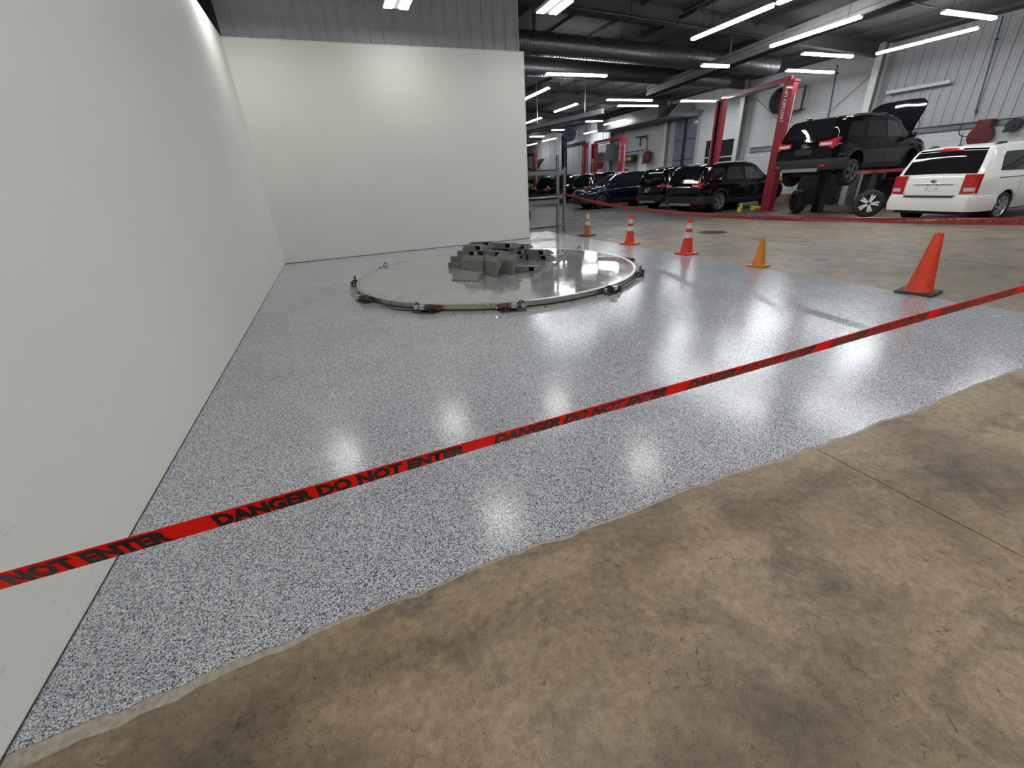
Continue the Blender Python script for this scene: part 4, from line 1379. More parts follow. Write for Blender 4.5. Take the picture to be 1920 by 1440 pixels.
def rear_kit(s, e, zb=(0.30, 0.62), tail_z=(0.92, 1.12), tail_ext=0.19, skid=True, badge=None, plate_z=0.82, clad='clad', paint='paint_black', bar=True, wiper=True):
    wrap_strip(s, zb[0] + 0.02, zb[1], 0.035, x_side=0.62, bulge=0.02).build('rear_bumper', M[clad], e, smooth=30)
    if skid:
        wrap_strip(s, zb[0] - 0.02, zb[0] + 0.075, 0.055, 0.30, 0.70, x_side=0.62).build('skid_bar', M['skid'], e, smooth=30)
    for a, b in ((0.155, tail_ext + 0.155), (1 - 0.155 - tail_ext, 1 - 0.155)):
        right = a < 0.5
        hgt = tail_z[1] - tail_z[0]
        def zf(q, right=right):
            q = 1 - q if right else q        # 0 at the inner end, 1 at the outer point
            lo_ = tail_z[0] + hgt * (0.30 if q < 0.45 else 0.30 - 0.75 * (q - 0.45) if q < 0.75 else 0.075 + 3.2 * (q - 0.75))
            hi_ = tail_z[0] + hgt * (0.72 if q < 0.40 else 0.72 + 0.45 * (q - 0.40))
            return min(lo_, hi_ - 0.01), hi_
        tl = wrap_strip(s, tail_z[0], tail_z[1], 0.016, a, b, x_side=0.62, zf=zf).build('tail_lamp', M['tail'], e, smooth=30)
        a2, b2 = (b - (b - a) * 0.62, b - 0.01) if right else (a + 0.01, a + (b - a) * 0.62)
        wrap_strip(s, tail_z[0] + hgt * 0.40, tail_z[0] + hgt * 0.60, 0.022, a2, b2, x_side=0.62).build('reverse_lens', M['tailclear'], tl)
    # recessed plate area and tailgate handle bar
    MB().box((-0.004, 0, plate_z), (0.02, 0.52, 0.16), bev=0.006).build('plate_recess', M['black'], e)
    if bar:
        MB().box((-0.015, 0, plate_z + 0.13), (0.03, 0.95, 0.035), bev=0.008).build('tailgate_bar', M['chrome'] if bar == 'chrome' else M[paint], e)
    for sg in (-1, 1):
        p = wrap_strip(s, zb[0] + 0.10, zb[0] + 0.16, 0.062, 0.235 if sg < 0 else 0.715, 0.285 if sg < 0 else 0.765, x_side=0.62)
        p.build('reflector', M['tail'], e)
    if wiper:
        a = s.deck(0.07, 0.0, 0.03); b = s.deck(0.09, 0.55, 0.03)
        MB().tube([a, b], 0.012, 5).build('rear_wiper', M['black'], e)

# black SUV raised on the in-ground lift, hood open, front wheels off
pil = car(SUV, (13.94, 10.22, 1.03), R(2.3), 'paint_black', 'black SUV raised on the lift with its hood open and a front wheel missing', 'black SUVs in the service bays', axles=(0.97, 3.86),
          windows=suv_windows, rear_glass=(0.06, 0.30, 0.86, 0.80), windshield=(3.12, 3.70, 0.95), rails=(0.75, 2.6, 'black'), missing=((1, -1), (1, 1)), wheel_drop=0.17)
rear_kit(SUV, pil, tail_z=(0.84, 1.18), tail_ext=0.20)
hd = empty('hood_pivot', (3.78, 0, 1.15)); hd.parent = pil
MB().grid([[(x, y * (1.0 if x < 0.9 else 0.93 if x < 1.2 else 0.72), 0.05 * (1 - (y / 0.85) ** 2) - 0.16 * (x / 1.15) ** 2) for y in (-0.82, -0.55, -0.2, 0.2, 0.55, 0.82)] for x in (0, 0.4, 0.8, 1.1, 1.25)]) \
    .grid([[(x, y * (1.0 if x < 0.9 else 0.93 if x < 1.2 else 0.72), -0.05 + 0.05 * (1 - (y / 0.85) ** 2) - 0.16 * (x / 1.15) ** 2) for y in (-0.82, -0.55, -0.2, 0.2, 0.55, 0.82)] for x in (0, 0.4, 0.8, 1.1, 1.25)]) \
    .build('hood_skin', M['paint_black'], hd, smooth=40)
hd.name = 'hood'
hd.rotation_euler = (0, R(-66), 0)
MB().tube([(4.6, -0.72, 0.98), (4.25, -0.74, 1.62)], 0.012, 6).build('hood_prop', M['alu'], pil)
MB().box((4.15, 0, 0.97), (0.85, 1.45, 0.12)).build('engine_bay', M['black'], pil)
# chrome H badge in a rounded frame, as on the tailgate
bg = MB()
for yy in (-0.042, 0.042):
    bg.box((-0.012, yy, 0.985), (0.018, 0.022, 0.085))
bg.box((-0.012, 0, 0.985), (0.018, 0.075, 0.02))
for yy in (-0.072, 0.072):
    bg.box((-0.012, yy, 0.985), (0.018, 0.010, 0.115))
for zz in (0.930, 1.040):
    bg.box((-0.012, 0, zz), (0.018, 0.15, 0.010))
bg.build('badge', M['chrome'], pil)
MB().lathe([(0.0, 0), (0.075, 0), (0.09, 0.03), (0.05, 0.05), (0.0, 0.05)], 16, c=(0.62, 0.45, 1.735)).build('roof_antenna', M['black'], pil)
MB().cyl((0.25, 0.35, 0.30), (0.9, 0.35, 0.26), 0.10, seg=12).build('muffler', M['dark_steel'], pil)
MB().box((2.4, 0, 0.24), (3.6, 1.3, 0.10)).build('underbody', M['black'], pil)
MB().cyl((0.97, -0.8, 0.20), (0.97, 0.8, 0.20), 0.05, seg=8).build('rear_axle', M['dark_steel'], pil)

# black SUV on the floor between the red posts
exp_ = car(SUV, (13.25, 14.52, 0), R(2.6), 'paint_black', 'black SUV on the floor between the red lift posts, red tail lamp toward the camera', 'black SUVs in the service bays', axles=(1.07, 4.02),
           windows=suv_windows, rear_glass=(0.06, 0.30, 0.86, 0.80), windshield=(3.12, 3.70, 0.95), rails=(0.75, 2.7, 'silver'), wstyle=(5, True, 'silver'))
rear_kit(SUV, exp_, tail_z=(0.86, 1.14), tail_ext=0.17, bar='chrome')
lt = lettering('lettering', '......', M['chrome'], exp_, 0.50, 0.02, lambda u, v: Vector((-0.012, 0.25 - u, 0.985 + v)), bold=0.0)
lt.name = 'nameplate'

# second black SUV with the pale mark
at_ = car(SUV, (14.1, 17.62, 0), R(0), 'paint_black', 'black SUV with a small white mark on its tailgate beside the navy one', 'black SUVs in the service bays', axles=(1.07, 4.02),
          windows=suv_windows, rear_glass=(0.06, 0.30, 0.86, 0.80), windshield=(3.12, 3.70, 0.95), rails=(0.75, 2.7, 'black'))
rear_kit(SUV, at_, tail_z=(0.92, 1.08), tail_ext=0.15)
lettering('lettering', 'AT', M['letter_white'], at_, 0.30, 0.20, lambda u, v: Vector((-0.024, 0.15 - u + 0.1 - 0.25 * v, 0.72 + v)), bold=0.01)  # pale mark in letter shapes set on the tailgate

# white minivan
VAN = CarShape(5.10, 1.98,
    [(0, 0.40), (0.15, 0.28), (0.6, 0.24), (4.4, 0.22), (4.85, 0.26), (5.1, 0.40)],
    [(0, 0.98), (0.04, 1.08), (0.20, 1.42), (0.30, 1.62), (0.40, 1.70), (0.8, 1.745), (1.8, 1.765), (2.8, 1.75), (3.2, 1.68), (4.15, 1.17), (4.3, 1.10), (4.8, 0.95), (5.02, 0.80), (5.1, 0.66)],
    [(0, 1.01), (0.3, 1.08), (1.2, 1.07), (3.6, 1.0), (4.3, 0.97), (5.1, 0.75)],
    [(0, 0.88), (0.05, 0.925), (0.15, 0.965), (0.4, 0.99), (1.2, 1.0), (4.0, 1.0), (4.6, 0.96), (4.9, 0.86), (5.1, 0.70)], 0.25)
VAN.mx = 3.75
VAN.handles = (1.75, 3.25)
VAN.doors = (1.45, 2.45, 3.75)
van = car(VAN, (14.25, 6.80, 0), R(-3.0), 'paint_white', 'white minivan seen from behind at the right edge of the photo', axles=(1.08, 4.10), wr=0.335, clad=False, name='minivan',
          windows=(([(0.62, 0.12), (1.55, 0.10), (1.55, 0.84), (0.72, 0.84)], 'glass_side'), ([(1.66, 0.10), (2.72, 0.10), (2.72, 0.86), (1.66, 0.86)], 'glass_side'), ([(2.84, 0.10), (3.78, 0.12), (3.18, 0.84), (2.84, 0.86)], 'glass_side')),
          rear_glass=(0.055, 0.34, 0.93, 0.90), windshield=(3.22, 4.10, 0.95), wstyle=(8, False, 'silver'))
VS = VAN
wrap_strip(VS, 0.28, 0.62, 0.055, x_side=0.66, bulge=0.025).build('rear_bumper', M['paint_white'], van, smooth=30)
wrap_strip(VS, 0.605, 0.638, 0.085, 0.33, 0.67, x_side=0.66).build('bumper_step', M['clad'], van)
MB().box((0.35, 0, 0.25), (0.5, 1.5, 0.10)).build('underbody', M['black'], van)
for a, b in ((0.20, 0.305), (0.695, 0.80)):
    tl = wrap_strip(VS, 0.68, 1.10, 0.020, a, b, x_side=0.66, zi=0.95).build('tail_lamp', M['tail'], van, smooth=30)
    wrap_strip(VS, 0.73, 0.81, 0.026, (a + b) / 2 - 0.032, (a + b) / 2 + 0.032, x_side=0.66, zi=0.95).build('reverse_lens', M['tailclear'], tl)
MB().box((0.30, 0.0, 1.648), (0.10, 0.46, 0.045), rot=Matrix.Rotation(R(-35), 4, 'Y'), bev=0.01).build('brake_lamp', M['tail'], van)
MB().box((-0.012, 0, 0.905), (0.03, 0.86, 0.022), bev=0.006).build('tailgate_bar', M['paint_white'], van)
MB().box((-0.002, 0, 0.83), (0.008, 0.34, 0.17), bev=0.003).build('plate_recess', M['paint_white'], van)
for yy in (-0.10, 0.10):
    for zz in (0.875, 0.80):
        MB().cyl((-0.012, yy, zz), (-0.002, yy, zz), 0.014, seg=8).build('plate_screw', M['black'], van)
MB().lathe([(0.0, 0), (0.062, 0), (0.066, 0.008), (0.0, 0.010)], 24, rot=Matrix.Rotation(-PI / 2, 4, 'Y') @ Matrix.Diagonal((0.5, 1, 1, 1)), c=(-0.005, 0, 0.965)).build('badge', M['chrome'], van)
MB().box((-0.006, 0.635, 0.677), (0.012, 0.17, 0.022), bev=0.004).build('nameplate', M['rimgrey'], van)
MB().tube([(0.62, 0.05, 1.73), (0.60, 0.05, 1.75), (0.56, 0.05, 2.0)], 0.010, 6).box((0.63, 0.05, 1.742), (0.12, 0.06, 0.02), bev=0.006).build('roof_antenna', M['black'], van)
for sg in (-1, 1):
    MB().prism([(0.55, 0.0), (0.95, 0.0), (0.88, 0.05), (0.66, 0.05)], 0.05, rot=Matrix.Rotation(PI / 2, 4, 'X'), c=(0, sg * 0.66 + 0.025, 1.715)).build('rack_foot', M['black'], van)
    pr = MB()
    pr.grid([[VS.flank(0.55 + 1.9 * k / 8, 1.0 + dz, sg, 0.004) for dz in (-0.008, 0.008)] for k in range(9)])
    pr.build('slide_track', M['clad'], van)

# navy SUV facing the camera side
NAV = CarShape(4.78, 1.90,
    [(0, 0.42), (0.25, 0.30), (0.6, 0.24), (4.2, 0.22), (4.6, 0.26), (4.78, 0.38)],
    [(0, 1.0), (0.05, 1.12), (0.3, 1.46), (0.5, 1.60), (0.9, 1.66), (1.8, 1.69), (2.4, 1.67), (2.75, 1.58), (3.55, 1.12), (3.7, 1.06), (4.3, 0.98), (4.6, 0.88), (4.72, 0.76), (4.78, 0.62)],
    [(0, 1.02), (1.0, 1.03), (3.4, 0.98), (4.0, 0.95), (4.78, 0.75)],
    [(0, 0.84), (0.06, 0.91), (0.2, 0.96), (0.5, 0.99), (1.2, 1.0), (3.6, 1.0), (4.2, 0.985), (4.55, 0.92), (4.7, 0.82), (4.78, 0.70)], 0.30)
NAV.mx = 3.2
NAV.handles = (1.8, 2.8)
NAV.doors = (1.3, 2.25, 3.3)
nav_windows = (([(0.62, 0.14), (1.12, 0.12), (1.2, 0.80), (0.80, 0.74)], 'glass'), ([(1.24, 0.12), (2.18, 0.12), (2.18, 0.84), (1.32, 0.82)], 'glass'), ([(2.30, 0.12), (3.22, 0.14), (2.70, 0.80), (2.30, 0.84)], 'glass'))
def front_kit(s, e, paint):
    for a, b in ((0.24, 0.37), (0.63, 0.76)):
        wrap_strip(s, 0.70, 0.80, 0.012, a, b, x_side=0.6, front=True).build('headlamp', M['headlamp'], e, smooth=30)
    g_ = wrap_strip(s, 0.48, 0.74, 0.012, 0.36, 0.64, x_side=0.6, front=True).build('grille', M['black'], e)
    for zz in (0.54, 0.60, 0.67):
        wrap_strip(s, zz, zz + 0.014, 0.018, 0.37, 0.63, x_side=0.6, front=True).build('grille_bar', M['chrome'], g_)
    wrap_strip(s, 0.27, 0.42, 0.03, x_side=0.55, front=True, bulge=0.015).build('front_bumper', M['clad'], e, smooth=30)
    for a, b in ((0.27, 0.31), (0.69, 0.73)):
        wrap_strip(s, 0.43, 0.49, 0.02, a, b, x_side=0.6, front=True).build('fog_lamp', M['headlamp'], e)
def fr_loc(x, y, yaw, L):
    # place so that the FRONT of the car is at x, y and it faces yaw
    return (x - L * math.cos(yaw), y - L * math.sin(yaw), 0)
yaw = PI - R(7)
navy = car(NAV, fr_loc(12.45, 21.35, yaw, 4.78), yaw, 'paint_navy', 'dark navy blue SUV facing left beyond the banded cones', axles=(0.95, 3.82), wr=0.36, windows=nav_windows,
           rear_glass=(0.08, 0.42, 0.86, 0.78), windshield=(2.78, 3.53, 0.95), rails=(0.8, 2.4, 'silver'), wstyle=(5, True, 'rimgrey'))
front_kit(NAV, navy, 'paint_navy')

# cars farther down the bays
far1 = car(SUV, (14.75, 25.05, 0), R(0), 'paint_black', 'far dark car with red tail lamps showing just above the navy hood', 'cars in the far bays', axles=(1.07, 3.95), windows=suv_windows,
           rear_glass=(0.06, 0.30, 0.86, 0.80), windshield=(3.12, 3.70, 0.95), rails=(0.75, 2.6, 'silver'))
rear_kit(SUV, far1, tail_z=(0.88, 1.10), tail_ext=0.17)
far2 = car(SUV, (14.3, 29.72, 0), R(0), 'paint_black', 'far dark car behind the steel rack, red lamps between its uprights', 'cars in the far bays', axles=(1.07, 3.95), windows=suv_windows,
           rear_glass=(0.06, 0.30, 0.86, 0.80), windshield=(3.12, 3.70, 0.95))
rear_kit(SUV, far2, tail_z=(0.80, 1.02), tail_ext=0.20)
yaw = PI - R(6)
far3 = car(NAV, fr_loc(14.5, 33.9, yaw, 4.78), yaw, 'paint_black', 'farthest dark car facing left beside the white wall edge', 'cars in the far bays', axles=(0.95, 3.82), wr=0.34, windows=nav_windows,
           rear_glass=(0.08, 0.42, 0.86, 0.78), windshield=(2.78, 3.53, 0.95))
front_kit(NAV, far3, 'paint_black')
gr = car(NAV, (13.9, 37.9, 1.34), R(0), 'paint_green', 'lime green car raised on a far lift with its hood open', axles=(0.95, 3.82), wr=0.34, windows=nav_windows,
         rear_glass=(0.08, 0.42, 0.86, 0.78), windshield=(2.78, 3.53, 0.95), clad=False)
rear_kit(NAV, gr, skid=False, clad='paint_green', paint='paint_green')
hd2 = empty('hood', (3.7, 0, 1.08)); hd2.parent = gr
MB().grid([[(x, y, 0.05 * (1 - (y / 0.85) ** 2) - 0.12 * x * x) for y in (-0.78, -0.4, 0, 0.4, 0.78)] for x in (0, 0.4, 0.8, 1.05)]) \
    .grid([[(x, y, -0.04 + 0.05 * (1 - (y / 0.85) ** 2) - 0.12 * x * x) for y in (-0.78, -0.4, 0, 0.4, 0.78)] for x in (0, 0.4, 0.8, 1.05)]).build('hood_skin', M['green_dark'], hd2, smooth=40)
hd2.rotation_euler = (0, R(-55), 0)

# loose wheels by the raised SUV
def loose_wheel(loc, rz, tilt, style, label):
    e = empty('loose_wheel', loc, 0, label, 'wheel', 'wheels taken off the raised SUV')
    o = add_wheel(e, (0, 0, 0.375), 0.375, 0.245, -1, style, 'tyre')
    e.rotation_euler = (tilt, 0, rz)
    return e
loose_wheel((14.78, 8.45, 0), R(-58), R(-7), (5, True, 'split'), 'loose wheel with bright split spokes standing left of the white minivan')
loose_wheel((15.25, 10.95, 0), R(-118), R(6), (5, True, 'black'), 'loose dark wheel standing against the left lift piston')

# ------------------------------------------------------------------ lifts
def two_post_lift(label, posts, bar, group='red two post lifts'):
    """one lift: posts, overhead bar and floor plates move together; posts = (x, y, h, rz, letters, paint)"""
    bx, by = posts[0][0], posts[0][1]
    e = empty('two_post_lift', (bx, by, 0), 0, label, 'lift', group)
    wd, dp, t = 0.34, 0.27, 0.02
    for (x, y, h, rz, letters, mt) in posts:
        c = MB()
        c.box((-dp / 2, 0, h / 2), (t, wd, h)).box((0, -wd / 2 + t / 2, h / 2), (dp, t, h)).box((0, wd / 2 - t / 2, h / 2), (dp, t, h))
        c.box((dp / 2 - t / 2, wd / 2 - 0.05, h / 2), (t, 0.10, h)).box((dp / 2 - t / 2, -wd / 2 + 0.05, h / 2), (t, 0.10, h))
        o = c.build('post', M[mt], e)
        o.location = (x - bx, y - by, 0)
        o.rotation_euler = (0, 0, rz)
        MB().box((0.03, 0, 0.012), (dp + 0.22, wd + 0.22, 0.024)).build('base_plate', M[mt], o)
        MB().box((0.05, 0, 0.45), (dp * 0.8, wd * 0.7, 0.7)).build('carriage', M[mt], o)
        MB().box((0.0, 0, h + 0.03), (dp + 0.04, wd + 0.05, 0.06)).build('cap', M[mt], o)
        MB().box((0.02, -wd / 2 - 0.02, h * 0.62), (0.05, 0.02, h * 0.6)).build('cable_cover', M['grey_panel'], o)
        if letters:
            lettering('lettering', '( ROTARY LIFT', M['letter_white'], o, 1.02, 0.15, lambda u, v, h=h: Vector((-dp / 2 - 0.012, v - 0.075, h - 1.16 + u)), bold=0.02)
    if bar:
        (x0, y0, h0), (x1, y1, h1), mt = (posts[0][0], posts[0][1], posts[0][2]), bar[0], bar[1]
        L = math.hypot(x1 - x0, y1 - y0)
        o = MB().box((L / 2, 0, 0.10), (L, 0.10, 0.13)).build('overhead_beam', M[mt], e)
        o.location = (0, 0, min(h0, h1) + 0.03)
        o.rotation_euler = (0, 0, math.atan2(y1 - y0, x1 - x0))
        MB().box((L * 0.52, -0.01, -0.02), (L * 0.74, 0.05, 0.05)).build('hose_channel', M['dark_steel'], o)
        MB().box((L * 0.24, 0, 0.05), (L * 0.38, 0.13, 0.06)).build('splice_plate', M[mt], o)
    return e
la = two_post_lift('tall red two post lift around a black SUV, white lettering down its near post',
                   [(15.55, 12.38, 4.08, R(5), True, 'red'), (16.35, 16.12, 4.10, R(185), False, 'red')], ((16.35, 16.12, 4.10), 'red'))
# yellow swing arm ends at the foot of the lettered post
for k, (x, y, rz) in enumerate(((15.0, 13.1, R(35)), (15.85, 12.95, R(-20)))):
    o = MB().box((0, 0, 0.09), (0.62, 0.10, 0.09), bev=0.01).build('swing_arm', M['yellow'], la)
    o.location = (x - 15.55, y - 12.38, 0)
    o.rotation_euler = (0, 0, rz)
    o['label'] = 'yellow swing arm end low on the floor'
    MB().cyl((-0.28, 0, 0.0), (-0.28, 0, 0.17), 0.075, seg=12).build('pad', M['yellow'], o)
    MB().prism([(-0.12, 0), (0.14, 0), (0.14, 0.10), (0.05, 0.22), (-0.05, 0.20)], 0.05, rot=Matrix.Rotation(PI / 2, 4, 'X'), c=(0.15, 0.025, 0.05)).build('gusset', M['yellow'], o)
lb = two_post_lift('far two post lift with a red crossbar, beside the pipe arm',
              [(16.43, 23.15, 3.42, R(4), True, 'red'), (16.60, 26.4, 3.38, R(184), False, 'red')], ((16.60, 26.4, 3.38), 'red'))
lc = two_post_lift('far two post lift with a dark crossbar, right under the blue hose reel',
              [(16.3, 27.05, 3.50, R(4), True, 'red'), (16.9, 31.0, 4.30, R(184), False, 'dark_steel')], ((16.9, 31.0, 3.50), 'dark_steel'))
two_post_lift('farthest two post lift, red, carrying the green car',
              [(16.6, 35.5, 3.45, R(4), True, 'red'), (16.7, 39.8, 3.4, R(184), False, 'red')], ((16.7, 39.8, 3.4), 'dark_steel'))

# in-ground lift under the raised SUV
ig = empty('in_ground_lift', (15.92, 10.0, 0), 0, 'two dark lift pistons carrying red arms under the raised SUV', 'lift')
for yy in (-0.72, 0.69):
    MB().box((0, yy, 0.60), (0.30, 0.26, 1.2), bev=0.02).build('piston', M['dark_steel'], ig)
    MB().box((0, yy, 0.006), (0.62, 0.50, 0.012)).build('floor_plate', M['iron'], ig)
    MB().box((0, yy, 1.21), (0.36, 0.36, 0.07)).build('yoke', M['red'], ig)
for yy in (-0.80, 0.80):
    for sx in (-1, 1):
        o = MB().box((sx * 0.60, 0, 0), (1.25, 0.11, 0.09), bev=0.012).build('arm', M['red'], ig)
        o.location = (0, yy, 1.21)
        o.rotation_euler = (0, 0, R(12) * sx * (1 if yy > 0 else -1))
        MB().cyl((sx * 1.16, 0, 0.0), (sx * 1.16, 0, 0.085), 0.06, seg=12).build('arm_pad', M['black'], o)
MB().box((0, -0.02, 1.20), (0.16, 1.9, 0.08)).build('cross_tube', M['red'], ig)
tag(ig.children[0], None)
MB().box((0.5, -0.86, 1.222), (0.16, 0.012, 0.05)).build('warning_sticker', mat('orange_sticker', (0.8, 0.22, 0.02), 0.5), ig)

# ------------------------------------------------------------------ things along the right wall
def cabinet(loc, size, mt, label, name='tool_cabinet', drawers=6, rz=0.0):
    e = empty(name, loc, rz, label, 'cabinet')
    MB().box((0, 0, size[2] / 2 + 0.03), (size[0], size[1], size[2] - 0.06), bev=0.01).build('carcass', M[mt], e)
    for sx in (-1, 1):
        for sy in (-1, 1):
            MB().cyl((sx * size[0] * 0.4, sy * size[1] * 0.42, 0), (sx * size[0] * 0.4, sy * size[1] * 0.42, 0.06), 0.04, seg=8).build('caster', M['black'], e)
    dh = (size[2] - 0.16) / drawers
    for k in range(drawers):
        d = MB().box((-size[0] / 2 - 0.008, 0, 0.10 + dh * (k + 0.5)), (0.016, size[1] * 0.94, dh * 0.9)).build('drawer', M[mt], e)
        MB().box((-size[0] / 2 - 0.024, 0, 0.10 + dh * (k + 0.86)), (0.016, size[1] * 0.9, 0.018)).build('handle', M['dark_steel'], d)
    MB().box((0, 0, size[2] + 0.005), (size[0] + 0.02, size[1] + 0.02, 0.03)).build('top', M['dark_steel'], e)
    return e
cabinet((19.2, 12.9, 0), (0.7, 1.7, 1.45), 'black', 'tall black tool cabinet seen under the raised SUV')
cabinet((19.2, 10.85, 0), (0.7, 0.55, 1.20), 'black', 'second black tool cabinet beside the pale upright panels')
e = empty('upright_panels', (19.0, 11.85, 0), 0, 'pale grey upright panels standing under the raised SUV', 'panel')
for k, yy in enumerate((0.0, 0.27, 0.50)):
    o = MB().box((0, 0, 0.72), (0.05, 0.22, 1.44)).build('panel', M['grey_panel'] if k != 1 else M['rail'], e)
    o.location = (0.04 * k, -yy, 0)
e = empty('diagnostic_cart', (18.7, 10.05, 0), 0, 'dark machine on a cart between the bright wheel and the minivan', 'machine')
MB().box((0, 0, 0.45), (0.6, 0.75, 0.9), bev=0.02).build('body', M['black'], e)
MB().box((0.05, 0, 1.03), (0.4, 0.55, 0.30), bev=0.02).build('monitor_head', M['dark_steel'], e)
MB().box((-0.22, -0.1, 0.92), (0.25, 0.35, 0.02)).build('tray', M['grey_panel'], e)
for yy in (-0.3, 0.3):
    MB().cyl((0, yy - 0.02, 0.06), (0, yy + 0.02, 0.06), 0.06, seg=12).build('wheel', M['tyre'], e)
MB().tube([(0.1, 0.5, 0.0), (0.05, 0.5, 1.12)], 0.02, 6).build('pole', M['white_steel'], e)
e = empty('workbench', (20.2, 15.0, 0), 0, 'cluttered workbench between the lettered post and the black cabinets', 'bench')
MB().box((0, 0, 0.86), (0.7, 2.0, 0.05)).build('top', M['dark_steel'], e)
for sx in (-0.3, 0.3):
    for sy in (-0.9, 0.9):
        MB().box((sx, sy, 0.42), (0.05, 0.05, 0.84)).build('leg', M['rackgrey'], e)
MB().box((0, 0, 0.3), (0.6, 1.9, 0.03)).build('shelf', M['rackgrey'], e)
MB().tube(bez((-0.1, -0.5, 0.88), (-0.1, -0.4, 1.5), (-0.2, -0.9, 1.5), (-0.3, -0.8, 1.1)), 0.018).build('lamp_arm', M['black'], e)
def carton(loc, size, mt, label, cat='box', name='carton'):
    e = empty(name, loc, 0, label, cat)
    MB().box((0, 0, size[2] / 2), size, bev=0.006).build('box_body', M[mt], e)
    MB().box((0, 0, size[2]), (size[0] * 1.01, 0.05, 0.004)).build('packing_tape', M['cream'], e)
carton((20.1, 14.6, 0.888), (0.35, 0.35, 0.30), 'reelred', 'dark red box on the cluttered workbench')
carton((20.1, 15.4, 0.888), (0.35, 0.40, 0.22), 'olive', 'olive green box on the cluttered workbench')
carton((19.3, 14.6, 0.0), (0.45, 0.45, 0.38), 'card', 'brown carton on the floor in front of the workbench')
carton((19.5, 13.95, 0.0), (0.35, 0.30, 0.30), 'card', 'smaller brown carton on the floor near the black cabinet')

def wall_reel(x, y, z, r, rz, label, mt='reelred'):
    e = empty('hose_reel', (x, y, z), rz, label, 'hose reel')
    MB().lathe([(0.0, -0.10), (r, -0.10), (r + 0.01, -0.09), (r + 0.01, 0.09), (r, 0.10), (0.0, 0.10)], 24, rot=Matrix.Rotation(PI / 2, 4, 'Y')).build('drum_cover', M[mt], e, smooth=40)
    MB().lathe([(0.0, 0), (r * 0.35, 0), (r * 0.30, 0.02), (0, 0.02)], 20, rot=Matrix.Rotation(-PI / 2, 4, 'Y'), c=(-0.10, 0, 0)).build('hub', M['dark_steel'], e)
    MB().prism([(-r * 0.9, -r * 0.3), (-r * 0.4, -r), (-r * 1.15, -r * 1.1), (-r * 1.25, -r * 0.85)], 0.12, rot=Matrix(((0, 0, 1, 0), (-1, 0, 0, 0), (0, 1, 0, 0), (0, 0, 0, 1))), c=(-0.06, 0, 0)).build('hose_guide', M[mt], e)
    gap = XW - 0.085 - x
    MB().box((gap / 2 + 0.03, 0, r * 0.4), (gap - 0.06, 0.10, r * 0.9)).build('bracket', M['dark_steel'], e)
    return e
# pipe jib on the block wall carrying a reel
e = empty('pipe_jib', (XW - 0.20, 29.2, 2.98), 0, 'dark pipe arm running along the block wall above a red reel', 'pipe')
MB().cyl((-0.35, 0.0, 0), (-0.35, -3.2, 0.02), 0.035, seg=8).build('arm', M['rail'], e)
for yy in (-0.2, -1.6, -3.1):
    MB().cyl((0.02, yy, 0.0), (-0.35, yy, 0.0), 0.02, seg=6).build('wall_stay', M['dark_steel'], e)
MB().tube(bez((-0.35, -3.1, 0.0), (-0.35, -3.1, 0.8), (-0.3, -2.7, 0.9), (-0.3, -2.5, 0.85)), 0.02).build('hose_loop', M['black'], e)
MB().box((-0.2, -2.2, 0.85), (0.3, 0.9, 0.05)).box((0.02, -1.9, 0.60), (0.06, 0.06, 0.6)).build('upper_bracket', M['dark_steel'], e)
MB().cyl((0.04, -2.60, 0.98), (0.04, -2.75, -0.95), 0.018, seg=6).build('drop_pipe', M['rail'], e)
wall_reel(XW - 0.42, 26.15, 2.55, 0.36, 0, 'round dark red hose reel hanging on the block wall')
wall_reel(XW - 0.42, 31.9, 2.42, 0.36, 0, 'bright red hose reel far down the wall between the lift posts', 'red')
# big boxy reel above the minivan, hose loop and blue drop pipe
e = empty('hose_reel', (XW - 0.30, 9.02, 2.02), 0, 'dark red boxy hose reel hung on the wall above the minivan roof', 'hose reel')
MB().box((0, 0, 0.22), (0.30, 0.38, 0.62), bev=0.03).build('housing', M['reelred'], e)
MB().lathe([(0.0, -0.13), (0.30, -0.13), (0.30, 0.13), (0.0, 0.13)], 24, rot=Matrix.Rotation(PI / 2, 4, 'Y'), c=(-0.05, 0, 0.05)).build('drum', M['reelred'], e, smooth=40)
MB().tube(bez((0, 0.18, 0.15), (0.0, 0.55, -0.05), (0.0, 0.75, 0.2), (0.05, 0.62, 0.48)), 0.016).build('hose', M['black'], e)
wall_reel(XW - 0.26, 8.32, 2.30, 0.17, 0, 'small black round reel at the right edge of the wall', 'black')
pipe('blue air drop pipe slanting down the ribbed wall above the minivan', [(XW - 0.16, 9.66, 5.4), (XW - 0.16, 9.46, 2.75)], 0.020, 'air_pipe', 'bluepipe', clips=[(XW - 0.16, 9.62, 4.8), (XW - 0.16, 9.47, 2.85)])
pipe('blue air drop pipe beside the raised SUV roof', [(XW - 0.16, 14.62, 5.2), (XW - 0.16, 14.45, 2.4)], 0.022, 'air_pipe', 'bluepipe', clips=[(XW - 0.14, 14.6, 4.9), (XW - 0.14, 14.46, 2.5)])
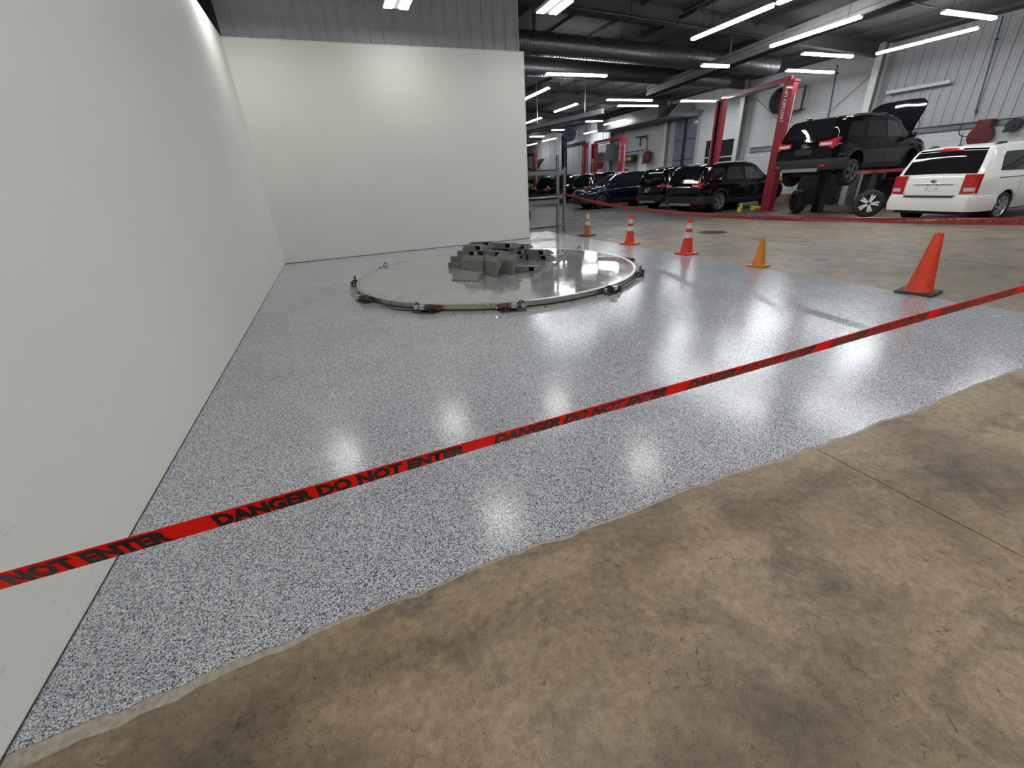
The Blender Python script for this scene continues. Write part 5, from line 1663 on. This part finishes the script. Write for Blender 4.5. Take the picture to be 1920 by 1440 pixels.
# exhaust fan behind the lettered post
e = empty('wall_fan', (XW - 0.35, 16.7, 4.25), 0, 'grey boxy wall fan with a round dark drum behind the lettered lift post', 'fan')
MB().lathe([(0.0, -0.25), (0.55, -0.25), (0.55, 0.25), (0.50, 0.25), (0.48, -0.1), (0.0, -0.1)], 28, rot=Matrix.Rotation(-PI / 2, 4, 'Y') @ Matrix.Rotation(0, 4, 'X')).build('drum', M['rail'], e, smooth=40)
MB().box((0.1, -0.72, -0.05), (0.4, 0.62, 0.80), bev=0.01).build('motor_box', M['grey_panel'], e)
MB().box((-0.1, -1.06, -0.05), (0.08, 0.05, 0.95)).box((-0.1, -0.7, -0.50), (0.08, 0.75, 0.05)).build('frame', M['dark_steel'], e)
# far wall clutter
e = empty('wall_cabinet', (XW - 0.4, 28.3, 2.35), 0, 'yellow and black storage box on the block wall behind the lettered post', 'cabinet')
MB().box((0, 0, 0.22), (0.45, 1.6, 0.44), bev=0.02).build('case', M['black'], e)
MB().box((-0.23, 0, 0.22), (0.02, 1.3, 0.22)).build('front', M['olive'], e)
e = empty('locker', (XW - 0.45, 28.4, 0), 0, 'grey corrugated locker below the yellow and black box', 'locker')
MB().box((0, 0, 1.0), (0.5, 1.5, 2.0)).build('carcass', M['grey_panel'], e)
for k in range(4):
    MB().box((-0.26, -0.56 + 0.375 * k, 1.0), (0.02, 0.33, 1.9)).build('door', M['rail'], e)
MB().cyl((-0.12, 2.98, 2.45), (-0.14, 2.98, 2.45), 0.16, seg=18).box((-0.11, 2.98, 2.0), (0.03, 0.04, 0.9)).build('decal_plate', M['olive'], lb)['label'] = 'round yellow decal plate'
o = MB().box((0.36, 3.55, 2.05), (0.14, 0.30, 0.6), bev=0.02).box((0.36, 3.55, 2.50), (0.12, 0.35, 0.28), bev=0.03).build('control_box', M['black'], lc)
MB().box((0.36, 3.78, 2.05), (0.10, 0.34, 0.06)).build('bracket', M['dark_steel'], o)
# far exhaust box with vent panel between far lifts
e = empty('heater_unit', (19.9, 30.3, 2.55), 0, 'grey angled heater unit hung between the far red posts', 'heater')
MB().prism([(-0.4, 0), (0.4, 0), (0.55, 1.1), (-0.2, 1.1)], 1.2, rot=Matrix.Rotation(PI / 2, 4, 'X'), c=(0, 0.6, 0)).build('case', M['galv'], e)
MB().box((-0.42, 0, 0.35), (0.05, 1.0, 0.5)).build('front_grille', M['rail'], e)
for yy in (0.1, 0.5):
    MB().cyl((0.2, yy, 1.1), (0.2, yy, zc(20.1) - 2.55), 0.015, seg=6).build('hanger', M['dark_steel'], e)
